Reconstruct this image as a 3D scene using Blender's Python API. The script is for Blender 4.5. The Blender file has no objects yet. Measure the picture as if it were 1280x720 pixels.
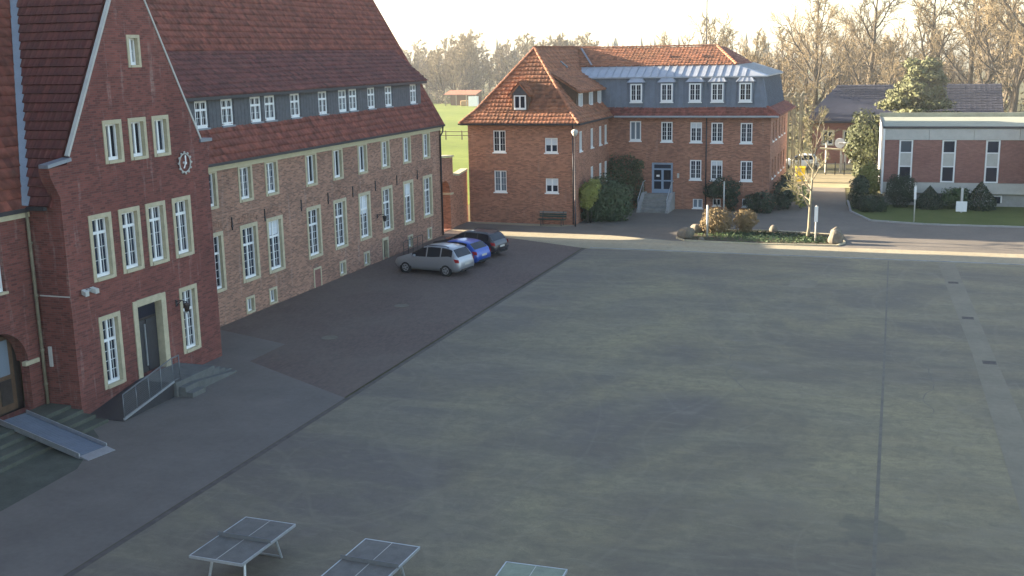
import bpy, math, random
import numpy as np
from mathutils import Vector, Matrix
R = math.radians
random.seed(7)
S = bpy.context.scene
COL = S.collection
# ---------------------------------------------------------------- camera
F_PX, PITCH, YAW, ROLL, CAM_H = 1390.0, R(11.9), R(19.2), R(1.1), 12.0
cam_d = bpy.data.cameras.new('camera')
cam = bpy.data.objects.new('camera', cam_d)
COL.objects.link(cam)
_f = Vector((-math.sin(YAW) * math.cos(PITCH), math.cos(YAW) * math.cos(PITCH), -math.sin(PITCH)))
_r = Vector((math.cos(YAW), math.sin(YAW), 0))
_d = _f.cross(_r)
_r2 = _r * math.cos(ROLL) + _d * math.sin(ROLL)
_d2 = -_r * math.sin(ROLL) + _d * math.cos(ROLL)
_m = Matrix((( _r2.x, -_d2.x, -_f.x, 0), (_r2.y, -_d2.y, -_f.y, 0), (_r2.z, -_d2.z, -_f.z, CAM_H), (0, 0, 0, 1)))
cam.matrix_world = _m
cam_d.sensor_width = 36
cam_d.lens = F_PX / 1280 * 36
cam_d.clip_end = 5000
S.camera = cam
S.render.resolution_x, S.render.resolution_y = 1024, 576
# ---------------------------------------------------------------- light
SUN_DIR = Vector((1.0, -0.015, -0.24)).normalized()      # the way the light travels
w = bpy.data.worlds.new('World')
S.world = w
w.use_nodes = True
nt = w.node_tree
sky = nt.nodes.new('ShaderNodeTexSky')
sky.sky_type = 'NISHITA'
sky.sun_disc = False
sky.sun_elevation = math.asin(-SUN_DIR.z)
sky.sun_rotation = math.atan2(-SUN_DIR.x, -SUN_DIR.y)
sky.dust_density = 1.2
sky.ozone_density = 0.4
sky.air_density = 0.8
nt.links.new(sky.outputs[0], nt.nodes['Background'].inputs[0])
nt.nodes['Background'].inputs[1].default_value = 0.078
sl = bpy.data.lights.new('sun', 'SUN')
sl.energy = 5.0
sl.angle = R(0.6)
sl.color = (1.0, 0.86, 0.66)
so = bpy.data.objects.new('sun', sl)
COL.objects.link(so)
so.rotation_euler = SUN_DIR.to_track_quat('-Z', 'Y').to_euler()
S.view_settings.view_transform = 'Standard'
S.view_settings.look = 'None'
S.view_settings.gamma = 1
S.view_settings.exposure = 2.8

# ================================================================ helpers
def tag(o, label=None, cat=None, group=None, kind=None):
    if label: o['label'] = label
    if cat: o['category'] = cat
    if group: o['group'] = group
    if kind: o['kind'] = kind
    return o

def empty(name, loc, rz=0, **k):
    o = bpy.data.objects.new(name, None)
    COL.objects.link(o)
    o.location = loc
    o.rotation_euler = (0, 0, rz)
    o.empty_display_size = .2
    return tag(o, **k)

def link(name, me, parent=None, loc=(0, 0, 0), rz=0):
    o = bpy.data.objects.new(name, me)
    COL.objects.link(o)
    if parent is not None: o.parent = parent
    o.location = loc
    if rz: o.rotation_euler = (0, 0, rz)
    return o

def copy_tree(o, parent=None):
    c = o.copy()
    COL.objects.link(c)
    c.parent = parent
    for ch in list(o.children): copy_tree(ch, c)
    return c

class MB:
    def __init__(s, off=(0, 0, 0)):
        s.v = []; s.f = []; s.o = Vector(off)
    def poly(s, pts):
        n = len(s.v)
        s.v.extend([(p[0] - s.o[0], p[1] - s.o[1], p[2] - s.o[2]) for p in pts])
        s.f.append(tuple(range(n, n + len(pts))))
        return s
    def box(s, x0, x1, y0, y1, z0, z1):
        if x0 > x1: x0, x1 = x1, x0
        if y0 > y1: y0, y1 = y1, y0
        p = [(x0,y0,z0),(x1,y0,z0),(x1,y1,z0),(x0,y1,z0),(x0,y0,z1),(x1,y0,z1),(x1,y1,z1),(x0,y1,z1)]
        return s.hexa(p)
    def hexa(s, p):
        n = len(s.v)
        s.v.extend([(q[0] - s.o[0], q[1] - s.o[1], q[2] - s.o[2]) for q in p])
        for f in ((0,3,2,1),(4,5,6,7),(0,1,5,4),(1,2,6,5),(2,3,7,6),(3,0,4,7)):
            s.f.append(tuple(n + i for i in f))
        return s
    def prism(s, base, vec):
        "extrude polygon base (3d points) along vec"
        vec = Vector(vec); b = [Vector(p) for p in base]; t = [p + vec for p in b]
        n = len(b)
        nrm = Vector((0, 0, 0))
        for i in range(n): nrm += b[i].cross(b[(i + 1) % n])
        if nrm.dot(vec) > 0: b.reverse(); t.reverse()
        s.poly(b); s.poly(list(reversed(t)))
        for i in range(n):
            j = (i + 1) % n
            s.poly([b[j], b[i], t[i], t[j]])
        return s
    def tube(s, pts, r, n=6, cap=True):
        pts = [Vector(p) for p in pts]
        if not hasattr(r, '__len__'): r = [r] * len(pts)
        rings = []
        for i, p in enumerate(pts):
            d = (pts[min(i + 1, len(pts) - 1)] - pts[max(i - 1, 0)]).normalized()
            a = d.orthogonal().normalized() if i == 0 else (a - d * a.dot(d)).normalized()
            b = d.cross(a)
            k = len(s.v)
            for j in range(n):
                t = 2 * math.pi * j / n
                q = p + (a * math.cos(t) + b * math.sin(t)) * r[i]
                s.v.append((q[0] - s.o[0], q[1] - s.o[1], q[2] - s.o[2]))
            rings.append(k)
        for A, B in zip(rings, rings[1:]):
            for j in range(n):
                s.f.append((A + j, A + (j + 1) % n, B + (j + 1) % n, B + j))
        if cap:
            s.f.append(tuple(rings[0] + j for j in reversed(range(n))))
            s.f.append(tuple(rings[-1] + j for j in range(n)))
        return s
    def ball(s, c, rx, ry=None, rz=None, nu=10, nv=7, rough=0, rnd=None):
        ry = ry or rx; rz = rz or rx
        k = len(s.v)
        for i in range(nv + 1):
            ph = math.pi * i / nv - math.pi / 2
            for j in range(nu):
                t = 2 * math.pi * j / nu
                q = 1 + (rnd.uniform(-rough, rough) if rnd else 0)
                s.v.append((c[0] + rx * q * math.cos(ph) * math.cos(t) - s.o[0], c[1] + ry * q * math.cos(ph) * math.sin(t) - s.o[1], c[2] + rz * q * math.sin(ph) - s.o[2]))
        for i in range(nv):
            for j in range(nu):
                s.f.append((k + i * nu + j, k + i * nu + (j + 1) % nu, k + (i + 1) * nu + (j + 1) % nu, k + (i + 1) * nu + j))
        return s
    def mesh(s, name, m, smooth=False):
        me = bpy.data.meshes.new(name)
        me.from_pydata(s.v, [], s.f)
        if m is not None: me.materials.append(m)
        if smooth: me.polygons.foreach_set('use_smooth', [True] * len(me.polygons))
        me.update()
        return me
    def build(s, name, m, parent=None, loc=(0, 0, 0), rz=0, smooth=False, bevel=0, kind=None):
        o = link(name, s.mesh(name, m, smooth), parent, loc, rz)
        if bevel:
            b = o.modifiers.new('bevel', 'BEVEL'); b.width = bevel; b.segments = 2; b.limit_method = 'ANGLE'
        if kind: o['kind'] = kind
        return o

def np_mesh(name, V, F, m, smooth=False):
    "V (n,3) array, F (m,3|4) array"
    me = bpy.data.meshes.new(name)
    V = np.asarray(V, np.float32); F = np.asarray(F, np.int32)
    me.vertices.add(len(V)); me.vertices.foreach_set('co', V.ravel())
    k = F.shape[1]
    me.loops.add(F.size); me.loops.foreach_set('vertex_index', F.ravel())
    me.polygons.add(len(F))
    me.polygons.foreach_set('loop_start', np.arange(0, F.size, k, dtype=np.int32))
    me.polygons.foreach_set('loop_total', np.full(len(F), k, np.int32))
    if smooth: me.polygons.foreach_set('use_smooth', np.ones(len(F), bool))
    if m is not None: me.materials.append(m)
    me.update(calc_edges=True)
    return me

# ---------------------------------------------------------------- materials
class NT:
    def __init__(s, name):
        s.m = bpy.data.materials.new(name); s.m.use_nodes = True
        s.t = s.m.node_tree; s.b = s.t.nodes['Principled BSDF']
    def n(s, typ, **k):
        x = s.t.nodes.new('ShaderNode' + typ)
        for a, b in k.items():
            if a in x.inputs: x.inputs[a].default_value = b
            else: setattr(x, a, b)
        return x
    def l(s, a, b): s.t.links.new(a, b)
    def coord(s): return s.n('TexCoord').outputs['Object']
    def map(s, v, sc=(1, 1, 1), loc=(0, 0, 0), rot=(0, 0, 0)):
        x = s.n('Mapping'); x.inputs['Scale'].default_value = sc; x.inputs['Location'].default_value = loc; x.inputs['Rotation'].default_value = rot
        s.l(v, x.inputs[0]); return x.outputs[0]
    def noise(s, v, scale, detail=4, rough=.55, dist=0):
        x = s.n('TexNoise'); x.inputs['Scale'].default_value = scale; x.inputs['Detail'].default_value = detail
        x.inputs['Roughness'].default_value = rough; x.inputs['Distortion'].default_value = dist
        s.l(v, x.inputs['Vector']); return x.outputs['Fac']
    def ramp(s, v, a, b, c0=(0, 0, 0, 1), c1=(1, 1, 1, 1)):
        x = s.n('ValToRGB'); e = x.color_ramp.elements
        e[0].position = a; e[1].position = b; e[0].color = c0; e[1].color = c1
        s.l(v, x.inputs[0]); return x.outputs[0]
    def mix(s, f, a, b, mode='MIX'):
        x = s.n('Mix', data_type='RGBA', blend_type=mode)
        for i, q in ((0, f), (6, a), (7, b)):
            if hasattr(q, 'links'): s.l(q, x.inputs[i])
            else: x.inputs[i].default_value = (*q, 1) if hasattr(q, '__len__') and len(q) == 3 else q
        return x.outputs[2]
    def math(s, op, a, b=0.0):
        x = s.n('Math', operation=op)
        for i, q in ((0, a), (1, b)):
            if hasattr(q, 'links'): s.l(q, x.inputs[i])
            else: x.inputs[i].default_value = q
        return x.outputs[0]
    def bump(s, h, st=.3, d=.02):
        x = s.n('Bump'); x.inputs['Strength'].default_value = st; x.inputs['Distance'].default_value = d
        s.l(h, x.inputs['Height']); s.l(x.outputs[0], s.b.inputs['Normal'])
    def out(s, c, rough=.8, spec=.3, metal=0):
        if hasattr(c, 'links'): s.l(c, s.b.inputs['Base Color'])
        else: s.b.inputs['Base Color'].default_value = (*c, 1)
        s.b.inputs['Roughness'].default_value = rough
        s.b.inputs['Specular IOR Level'].default_value = spec
        s.b.inputs['Metallic'].default_value = metal
        return s.m

def plain(name, c, rough=.7, var=.18, sc=3.0, spec=.3, metal=0, bump=.15):
    t = NT(name); v = t.coord()
    a = t.noise(v, sc, 5, .6)
    b = t.noise(v, sc * 9, 3, .6)
    lo = tuple(x * (1 - var) for x in c); hi = tuple(min(1, x * (1 + var)) for x in c)
    k = t.mix(t.ramp(a, .3, .7), lo, hi)
    k = t.mix(.35, k, t.mix(t.ramp(b, .3, .7), lo, hi))
    if bump: t.bump(b, bump, .01)
    return t.out(k, rough, spec, metal)

def brick_mat(name, c1, c2, mortar, pale=.25, rowh=.075, bw=.25, streak=(.5, .42, .36)):
    t = NT(name); v = t.coord()
    sp = t.n('SeparateXYZ'); t.l(v, sp.inputs[0])
    u = t.math('ADD', sp.outputs[0], sp.outputs[1])
    cb = t.n('CombineXYZ'); t.l(u, cb.inputs[0]); t.l(sp.outputs[2], cb.inputs[1])
    br = t.n('TexBrick'); t.l(cb.outputs[0], br.inputs['Vector'])
    br.inputs['Scale'].default_value = 1; br.inputs['Brick Width'].default_value = bw; br.inputs['Row Height'].default_value = rowh
    br.inputs['Mortar Size'].default_value = .008; br.inputs['Mortar Smooth'].default_value = .3; br.inputs['Bias'].default_value = -.1
    br.inputs['Color1'].default_value = (*c1, 1); br.inputs['Color2'].default_value = (*c2, 1); br.inputs['Mortar'].default_value = (*mortar, 1)
    big = t.noise(v, .35, 5, .6)
    k = t.mix(t.ramp(big, .35, .7), br.outputs['Color'], (.55, .55, .58), 'MULTIPLY')
    k = t.mix(.55, br.outputs['Color'], k)
    mid = t.noise(t.map(cb.outputs[0], (1, 2.2, 1)), 1.6, 6, .7)
    k = t.mix(t.math('MULTIPLY', t.ramp(mid, .55, .72), .45), k, tuple(.5 * (a + b) * .62 for a, b in zip(c1, c2)))
    st = t.noise(t.map(cb.outputs[0], (2.2, .22, 1)), 1.3, 5, .65)
    st2 = t.noise(t.map(cb.outputs[0], (5, 9, 1)), 1.0, 3, .6)
    m = t.math('MULTIPLY', t.ramp(st, .56, .74), t.ramp(st2, .3, .65))
    k = t.mix(t.math('MULTIPLY', m, pale), k, streak)
    t.bump(t.math('ADD', t.math('MULTIPLY', br.outputs['Fac'], -1.0), t.math('MULTIPLY', mid, .5)), .5, .012)
    return t.out(k, .88, .2)

def tile_mat(name, c, moss=.25, mossc=(.09, .085, .05), var=.35):
    t = NT(name); v = t.coord()
    a = t.noise(v, .5, 5, .65); b = t.noise(t.map(v, (3.4, 3.4, 3.1)), 1.0, 2, .5); d = t.noise(v, 26, 3, .6)
    lo = tuple(x * (1 - var) for x in c); hi = tuple(x * (1 + var * .7) for x in c)
    k = t.mix(t.ramp(b, .32, .68), lo, hi)
    k = t.mix(t.math('MULTIPLY', t.ramp(a, .45, .72), moss), k, mossc)
    k = t.mix(t.math('MULTIPLY', t.ramp(d, .55, .75), .3), k, (.05, .04, .035))
    at = t.n('Attribute'); at.attribute_name = 'tint'
    oi = t.n('ObjectInfo')
    sm = t.math('FRACT', t.math('ADD', at.outputs['Fac'], oi.outputs['Random']))
    k = t.mix(1.0, k, t.ramp(sm, .0, 1.0, (.60, .62, .66, 1), (1.0, .98, .95, 1)), 'MULTIPLY')
    l2 = t.noise(v, 1.1, 7, .75, 1.0)
    k = t.mix(t.math('MULTIPLY', t.ramp(l2, .60, .72), .35), k, (.17, .16, .12))
    t.bump(d, .3, .01)
    return t.out(k, .8, .3)

M = {}
M['brick_tower'] = brick_mat('brick_tower', (.245, .080, .062), (.122, .043, .038), (.165, .10, .082), .45)
M['brick_wing'] = brick_mat('brick_wing', (.43, .222, .145), (.175, .094, .07), (.34, .26, .20), .42)
M['brick_annex'] = brick_mat('brick_annex', (.46, .205, .126), (.225, .10, .065), (.30, .205, .145), .22)
M['brick_panel'] = brick_mat('brick_panel', (.34, .16, .125), (.25, .115, .092), (.2, .14, .12), .05)
M['brick_far'] = brick_mat('brick_far', (.28, .11, .08), (.2, .08, .06), (.2, .14, .12), .05)
M['tile_dark'] = tile_mat('tile_dark', (.150, .046, .038), .18, (.08, .06, .05))
M['tile_wing'] = tile_mat('tile_wing', (.175, .062, .052), .22, (.09, .07, .06))
M['tile_lower'] = tile_mat('tile_lower', (.245, .078, .055), .16, (.1, .07, .05))
M['tile_annex'] = tile_mat('tile_annex', (.36, .150, .080), .3, (.14, .105, .05), .32)
M['tile_barn'] = plain('barn_tiles', (.034, .035, .05), .75, .25, 1.5)
M['sandstone'] = plain('sandstone', (.46, .40, .27), .85, .2, 4)
M['cornice'] = plain('cornice_paint', (.50, .45, .30), .7, .12, 3)
M['white'] = plain('white_paint', (.78, .78, .76), .45, .06, 2, .4, bump=.05)
M['offwhite'] = plain('pale_concrete', (.47, .455, .41), .8, .12, 2)
M['zinc'] = plain('zinc', (.34, .36, .39), .42, .16, 2.5, .5, .35)
M['zinc_dark'] = plain('zinc_blue', (.15, .175, .215), .5, .16, 2.5, .4, .2)
M['slate'] = plain('slate', (.085, .087, .095), .6, .3, 5)
M['lead'] = plain('lead', (.22, .24, .27), .5, .15, 2, .5, .3)
M['steel'] = plain('galvanised_steel', (.45, .47, .49), .4, .15, 6, .5, .7)
M['steel_dark'] = plain('dark_steel', (.045, .045, .05), .5, .2, 6, .4, .3)
M['stone'] = plain('grey_stone', (.22, .215, .20), .85, .25, 3)
M['stone_moss'] = plain('mossy_stone', (.075, .08, .062), .9, .35, 1.6)
M['boulder'] = plain('boulder', (.17, .145, .11), .9, .35, 2.5, bump=.5)
M['concrete'] = plain('concrete', (.30, .295, .28), .85, .2, 2)
M['wood_dark'] = plain('dark_door_wood', (.035, .028, .025), .5, .3, 5)
M['wood_brown'] = plain('brown_wood', (.10, .06, .035), .7, .3, 5)
M['blue_frame'] = plain('blue_grey_frame', (.24, .31, .40), .45, .1, 3)
M['green_paint'] = plain('green_paint', (.03, .06, .045), .5, .15, 3)
M['bark'] = plain('bark', (.085, .068, .048), .95, .35, 3, bump=.6)
M['bark_pale'] = plain('pale_bark', (.22, .19, .13), .95, .3, 3, bump=.5)
M['twig'] = plain('twigs', (.19, .145, .082), .95, .35, .25, bump=0)
M['twig_olive'] = plain('olive_twigs', (.165, .15, .075), .95, .35, .2, bump=0)
M['twig_far'] = plain('far_twigs', (.205, .165, .10), .95, .3, .12, bump=0)
M['leaf_dark'] = plain('dark_leaves', (.034, .05, .024), .6, .55, 2.2, bump=0)
M['leaf_mid'] = plain('mid_leaves', (.055, .085, .028), .6, .5, 2.2, bump=0)
M['leaf_yellow'] = plain('yellow_green_leaves', (.24, .25, .06), .6, .45, 2.5, bump=0)
M['leaf_pine'] = plain('pine_needles', (.10, .105, .042), .7, .5, 1.6, bump=0)
M['leaf_green'] = plain('green_leaves', (.062, .085, .036), .6, .5, 2.2, bump=0)
M['leaf_olive'] = plain('olive_leaves', (.07, .078, .032), .7, .5, 2.0, bump=0)
M['leaf_brown'] = plain('withered_leaves', (.19, .135, .062), .8, .4, 3.0, bump=0)
M['leaf_tan'] = plain('tan_beech_leaves', (.30, .19, .075), .8, .35, 1.5, bump=0)
M['rubber'] = plain('rubber', (.02, .02, .02), .8, .2, 5)
M['rim'] = plain('alloy', (.42, .43, .45), .35, .05, 5, .5, .7, 0)
M['lamp_red'] = plain('tail_lamp_red', (.30, .012, .012), .2, .1, 5, .5, bump=0)
M['table_top'] = plain('table_top_blue', (.120, .112, .100), .6, .3, 3)
M['table_green'] = plain('table_top_green', (.20, .225, .16), .6, .25, 3)
M['yellow'] = plain('yellow_plastic', (.75, .55, .03), .5, .08, 3)
M['red'] = plain('red_plastic', (.5, .06, .04), .5, .1, 3)
M['teal'] = plain('teal_plastic', (.04, .25, .2), .5, .1, 3)
M['curtain'] = plain('white_blind', (.62, .64, .66), .9, .06, 8)
M['gravel_roof'] = plain('gravel_roof', (.27, .275, .21), .9, .2, 1.2)
M['stone_dark'] = plain('dark_stone', (.12, .12, .112), .85, .25, 3)
M['mesh'] = plain('wire_mesh', (.16, .17, .18), .5, .1, 6, .5, .5)
M['soil'] = plain('bed_soil', (.07, .055, .03), .95, .4, 1.5, bump=.6)

def glass_mat(name, c=(.012, .016, .026), rough=.06):
    t = NT(name); v = t.coord()
    oi = t.n('ObjectInfo')
    t.bump(t.noise(v, 2.2, 2, .5), .12, .02)
    k = t.mix(oi.outputs['Random'], tuple(x * .5 for x in c), tuple(x * 1.9 for x in c))
    return t.out(k, rough, .28)
M['glass'] = glass_mat('window_glass')
M['glass_pale'] = glass_mat('window_glass_pale', (.10, .12, .14), .12)
M['car_glass'] = glass_mat('car_glass', (.012, .012, .015), .04)

def paint(name, c, metal=.3):
    t = NT(name)
    t.b.inputs['Coat Weight'].default_value = .7
    t.b.inputs['Coat Roughness'].default_value = .06
    return t.out(c, .38, .5, metal)
M['car_silver'] = paint('silver_paint', (.34, .35, .37), .55)
M['car_blue'] = paint('blue_paint', (.015, .07, .36), .2)
M['car_dark'] = paint('dark_paint', (.022, .018, .022), .2)

# ---- ground materials
def asphalt_mat():
    t = NT('schoolyard_asphalt'); v = t.coord()
    big = t.noise(v, .06, 7, .62, 2.0)
    arcs = t.noise(t.map(v, (.09, .24, 1), rot=(0, 0, R(24))), 1.0, 7, .62, 1.6)
    st = t.noise(t.map(v, (.30, 1.1, 1), rot=(0, 0, R(-9))), 1.0, 7, .72, 1.0)
    sp = t.noise(v, 22, 4, .7); grit = t.noise(v, 90, 2, .6)
    sx_ = t.n('SeparateXYZ'); t.l(v, sx_.inputs[0])
    reflection_tone = t.math('ADD', t.math('MULTIPLY', t.math('ADD', sx_.outputs[0], 9.0), .035), t.math('MULTIPLY', t.noise(v, .07, 6, .65, 1.5), 1.0))  # tone split along x: window-glass reflection painted into the yard colour, not asphalt age
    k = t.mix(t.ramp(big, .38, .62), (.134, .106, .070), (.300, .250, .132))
    k = t.mix(t.math('MULTIPLY', t.ramp(reflection_tone, .25, .62, (1, 1, 1, 1), (0, 0, 0, 1)), .7), k, (.131, .110, .100))  # left side tinted darker and bluer by that painted reflection
    k = t.mix(t.math('MULTIPLY', t.ramp(arcs, .46, .62), .45), k, (.300, .262, .148))
    k = t.mix(t.math('MULTIPLY', t.ramp(st, .44, .66), .38), k, (.125, .106, .074))
    k = t.mix(t.math('MULTIPLY', t.ramp(sp, .42, .66), .28), k, (.068, .058, .047))
    k = t.mix(t.math('MULTIPLY', t.ramp(grit, .55, .72), .3), k, (.23, .20, .165))
    sm1 = t.noise(v, 2.6, 8, .75, .8); sm2 = t.noise(t.map(v, (.8, 2.6, 1), rot=(0, 0, R(12))), 1.0, 8, .78, 1.2)
    k = t.mix(t.math('MULTIPLY', t.ramp(sm1, .40, .64), .42), k, (.092, .079, .058))
    k = t.mix(t.math('MULTIPLY', t.ramp(sm2, .52, .70), .38), k, (.27, .233, .155))
    for q_, sc_ in ((.12, 5.0), (.2, 9.0)):
        ln = t.noise(t.map(v, (1, .6, 1), (sc_, sc_, 0)), q_, 1, .4, 1.2)
        rd = t.math('ABSOLUTE', t.math('SUBTRACT', ln, .5))
        k = t.mix(t.math('MULTIPLY', t.ramp(rd, .004, .012, (1, 1, 1, 1), (0, 0, 0, 1)), t.math('MULTIPLY', t.ramp(sm1, .35, .6), .16)), k, (.29, .25, .17))
    # one damp stain with a ragged outline, and pale dusty scuffs
    d = t.n('VectorMath', operation='DISTANCE'); nz = t.n('TexNoise'); nz.inputs['Scale'].default_value = 1.1; nz.inputs['Detail'].default_value = 5
    t.l(v, nz.inputs['Vector'])
    ad = t.n('VectorMath', operation='MULTIPLY_ADD'); t.l(nz.outputs['Color'], ad.inputs[0]); ad.inputs[1].default_value = (2.2, 2.2, 0); t.l(v, ad.inputs[2])
    t.l(ad.outputs[0], d.inputs[0]); d.inputs[1].default_value = (-.25 + 1.1, 27.7 + 1.1, 0)
    k = t.mix(t.ramp(d.outputs['Value'], .75, .95, (.4, .4, .4, 1), (0, 0, 0, 1)), k, (.085, .08, .06))
    sc = t.noise(t.map(v, (.5, 1.1, 1), (3, 8, 0)), .55, 7, .75, 1.5)
    k = t.mix(t.math('MULTIPLY', t.ramp(sc, .60, .72), .35), k, (.215, .183, .145))
    t.bump(t.math('ADD', t.math('MULTIPLY', sp, .6), grit), .35, .006)
    t.l(t.ramp(big, .3, .7, (.62, .62, .62, 1), (.82, .82, .82, 1)), t.b.inputs['Roughness'])
    m = t.out(k, .75, .35)
    return m
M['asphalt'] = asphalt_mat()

def paver_mat():
    t = NT('brick_paving'); v = t.coord()
    br = t.n('TexBrick'); t.l(t.map(v, (1, 1, 1), rot=(0, 0, R(90))), br.inputs['Vector'])
    br.inputs['Scale'].default_value = 1; br.inputs['Brick Width'].default_value = .21; br.inputs['Row Height'].default_value = .105; br.inputs['Mortar Size'].default_value = .006
    br.inputs['Color1'].default_value = (.145, .100, .080, 1); br.inputs['Color2'].default_value = (.103, .071, .058, 1); br.inputs['Mortar'].default_value = (.09, .068, .056, 1)
    a = t.noise(v, .16, 6, .62, .8); b = t.noise(v, 2.2, 5, .65)
    k = t.mix(t.ramp(a, .36, .66), br.outputs['Color'], (.165, .132, .105))
    k = t.mix(.5, br.outputs['Color'], k)
    k = t.mix(t.math('MULTIPLY', t.ramp(b, .5, .75), .3), k, (.06, .062, .05))
    t.bump(br.outputs['Fac'], -.3, .006)
    return t.out(k, .8, .3)
M['pavers'] = paver_mat()
M['road'] = plain('road_asphalt', (.15, .127, .10), .8, .22, .35, bump=.3)
M['smooth_patch'] = plain('smooth_asphalt_patch', (.142, .122, .104), .7, .2, .6, bump=.3)
M['trench'] = plain('trench_asphalt', (.20, .172, .118), .75, .2, .5, bump=.3)
M['tar'] = plain('tar_joint', (.14, .122, .09), .7, .3, 2)
M['gutter'] = plain('gutter_stones', (.105, .088, .075), .85, .35, 3)

def ground_mat(name, a, b, c, sc=.25, soft=.5):
    t = NT(name); v = t.coord()
    n1 = t.noise(v, sc, 6, .62, .6); n2 = t.noise(v, sc * 12, 5, .65); n3 = t.noise(v, 14, 3, .6)
    k = t.mix(t.ramp(n1, .36, .66), a, b)
    k = t.mix(t.math('MULTIPLY', t.ramp(n2, .42, .72), soft), k, c)
    k = t.mix(t.math('MULTIPLY', t.ramp(n3, .4, .7), .35), k, tuple(x * .6 for x in a))
    t.bump(n3, .6, .04)
    return t.out(k, .95, .1)
M['verge'] = ground_mat('sandy_verge', (.34, .29, .20), (.40, .345, .24), (.22, .185, .12))
M['lawn'] = ground_mat('lawn_grass', (.085, .108, .03), (.115, .135, .04), (.13, .12, .055))
M['meadow'] = ground_mat('meadow_grass', (.135, .175, .028), (.20, .235, .045), (.085, .11, .025), .05)
M['earth'] = ground_mat('earth_ground', (.10, .10, .045), (.14, .12, .06), (.08, .075, .04), .04)
M['sand'] = ground_mat('sand_yard', (.30, .25, .15), (.36, .30, .19), (.22, .19, .11), .2)

# ================================================================ ground
def sheet(name, pts, z, m, **k):
    b = MB(); b.poly([(x, y, z) for x, y in pts])
    return tag(b.build(name, m), kind='structure', **k)
def rect(x0, x1, y0, y1): return [(x0, y0), (x1, y0), (x1, y1), (x0, y1)]
sheet('ground', rect(-1500, 1500, -300, 2500), -.030, M['earth'])
sheet('meadow', rect(-420, -33, 62, 330), -.020, M['meadow'])
sheet('paved_strip', rect(-29.5, -18.4, -20, 71.5), 0, M['pavers'])
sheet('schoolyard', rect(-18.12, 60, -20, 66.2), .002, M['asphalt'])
sheet('gutter_line', rect(-18.30, -18.12, -20, 66.2), .006, M['gutter'])
sheet('verge', [(-29.3, 71.4), (-18, 66.2), (60, 66.2), (60, 69.6), (-3, 70.0), (-13.5, 70.2), (-18, 71.5)], .006, M['verge'])
sheet('road', [(-33, 71.4), (-18, 71.4), (-13.5, 70.15), (-2.6, 69.9), (60, 69.5), (60, 80.2), (2, 80.3), (-1.4, 81.3), (-3.0, 85.5), (-3.6, 90), (-4.2, 100.9), (-8.2, 100.9), (-9.0, 84.8), (-22, 84.8), (-22, 75.6), (-33, 75.6)], .003, M['road'])
sheet('sand_yard', [(-9.5, 100.8), (-3, 100.8), (2, 112), (-12, 112)], .004, M['sand'])
sheet('lawn', [(-3.4, 92), (-3.0, 85.8), (-1.5, 81.5), (2, 80.5), (60, 80.4), (60, 92)], .012, M['lawn'])
sheet('asphalt_apron', [(-26.5, 14), (-18.33, 14), (-18.33, 34.2), (-24.4, 37.6), (-24.4, 40.4), (-28.9, 42.0), (-28.9, 38.1), (-26.5, 38.1)], .003, M['smooth_patch'])
sheet('moss_patch', [(-26.0, 29.7), (-24.2, 28.2), (-22.9, 25.6), (-22.6, 20), (-27, 20), (-27, 29.5)], .0045, M['stone_moss'])
sheet('trench_strip', [(2.45, 66.0), (3.35, 66.0), (4.0, 46), (4.9, 20), (3.7, 20), (3.2, 46)], .007, M['trench'])
sheet('tar_joint', [(-.22, 66.1), (-.16, 66.1), (-.05, 45), (0, 28), (.02, 18), (-.06, 18), (-.10, 28), (-.13, 45)], .007, M['tar'])
sheet('sandy_road_edge', [(-28.6, 74.6), (-22.2, 74.2), (-21.4, 75.3), (-29.2, 75.3)], .008, M['verge'])
def crack(x, y, ang, n, step, wid, seed):
    rg_ = random.Random(seed); L_, R_ = [], []
    for i in range(n):
        ang += rg_.uniform(-.45, .45) * .7
        x += math.cos(ang) * step; y += math.sin(ang) * step
        w_ = wid * rg_.uniform(.35, 1.0) * (1 - abs(2 * i / n - 1) ** 3 * .8)
        L_.append((x - math.sin(ang) * w_, y + math.cos(ang) * w_)); R_.append((x + math.sin(ang) * w_, y - math.cos(ang) * w_))
    b = MB()
    for i in range(n - 1): b.poly([(*R_[i], .0065), (*R_[i + 1], .0065), (*L_[i + 1], .0065), (*L_[i], .0065)])
    tag(b.build('asphalt_crack', M['tar']), kind='structure')
for a_ in ((-11, 31, 1.3, 70, .2, .02, 2), (-3, 36, 1.7, 60, .25, .02, 5), (-9, 50, .3, 70, .3, .025, 7)): crack(*a_)
def ragged(name, x0, x1, y0, y1, z, m, seed, j=.12):
    rg_ = random.Random(seed); P_ = []
    cs = [(x0, y0), (x1, y0), (x1, y1), (x0, y1)]
    for (a, b_), (c, d_) in zip(cs, cs[1:] + cs[:1]):
        for i in range(8): t_ = i / 8; P_.append((a + (c - a) * t_ + rg_.uniform(-j, j), b_ + (d_ - b_) * t_ + rg_.uniform(-j, j)))
    return sheet(name, P_, z, m)
ragged('repair_patch', -5.0, -3.6, 57.5, 59.4, .0052, M['trench'], 2)
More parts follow.
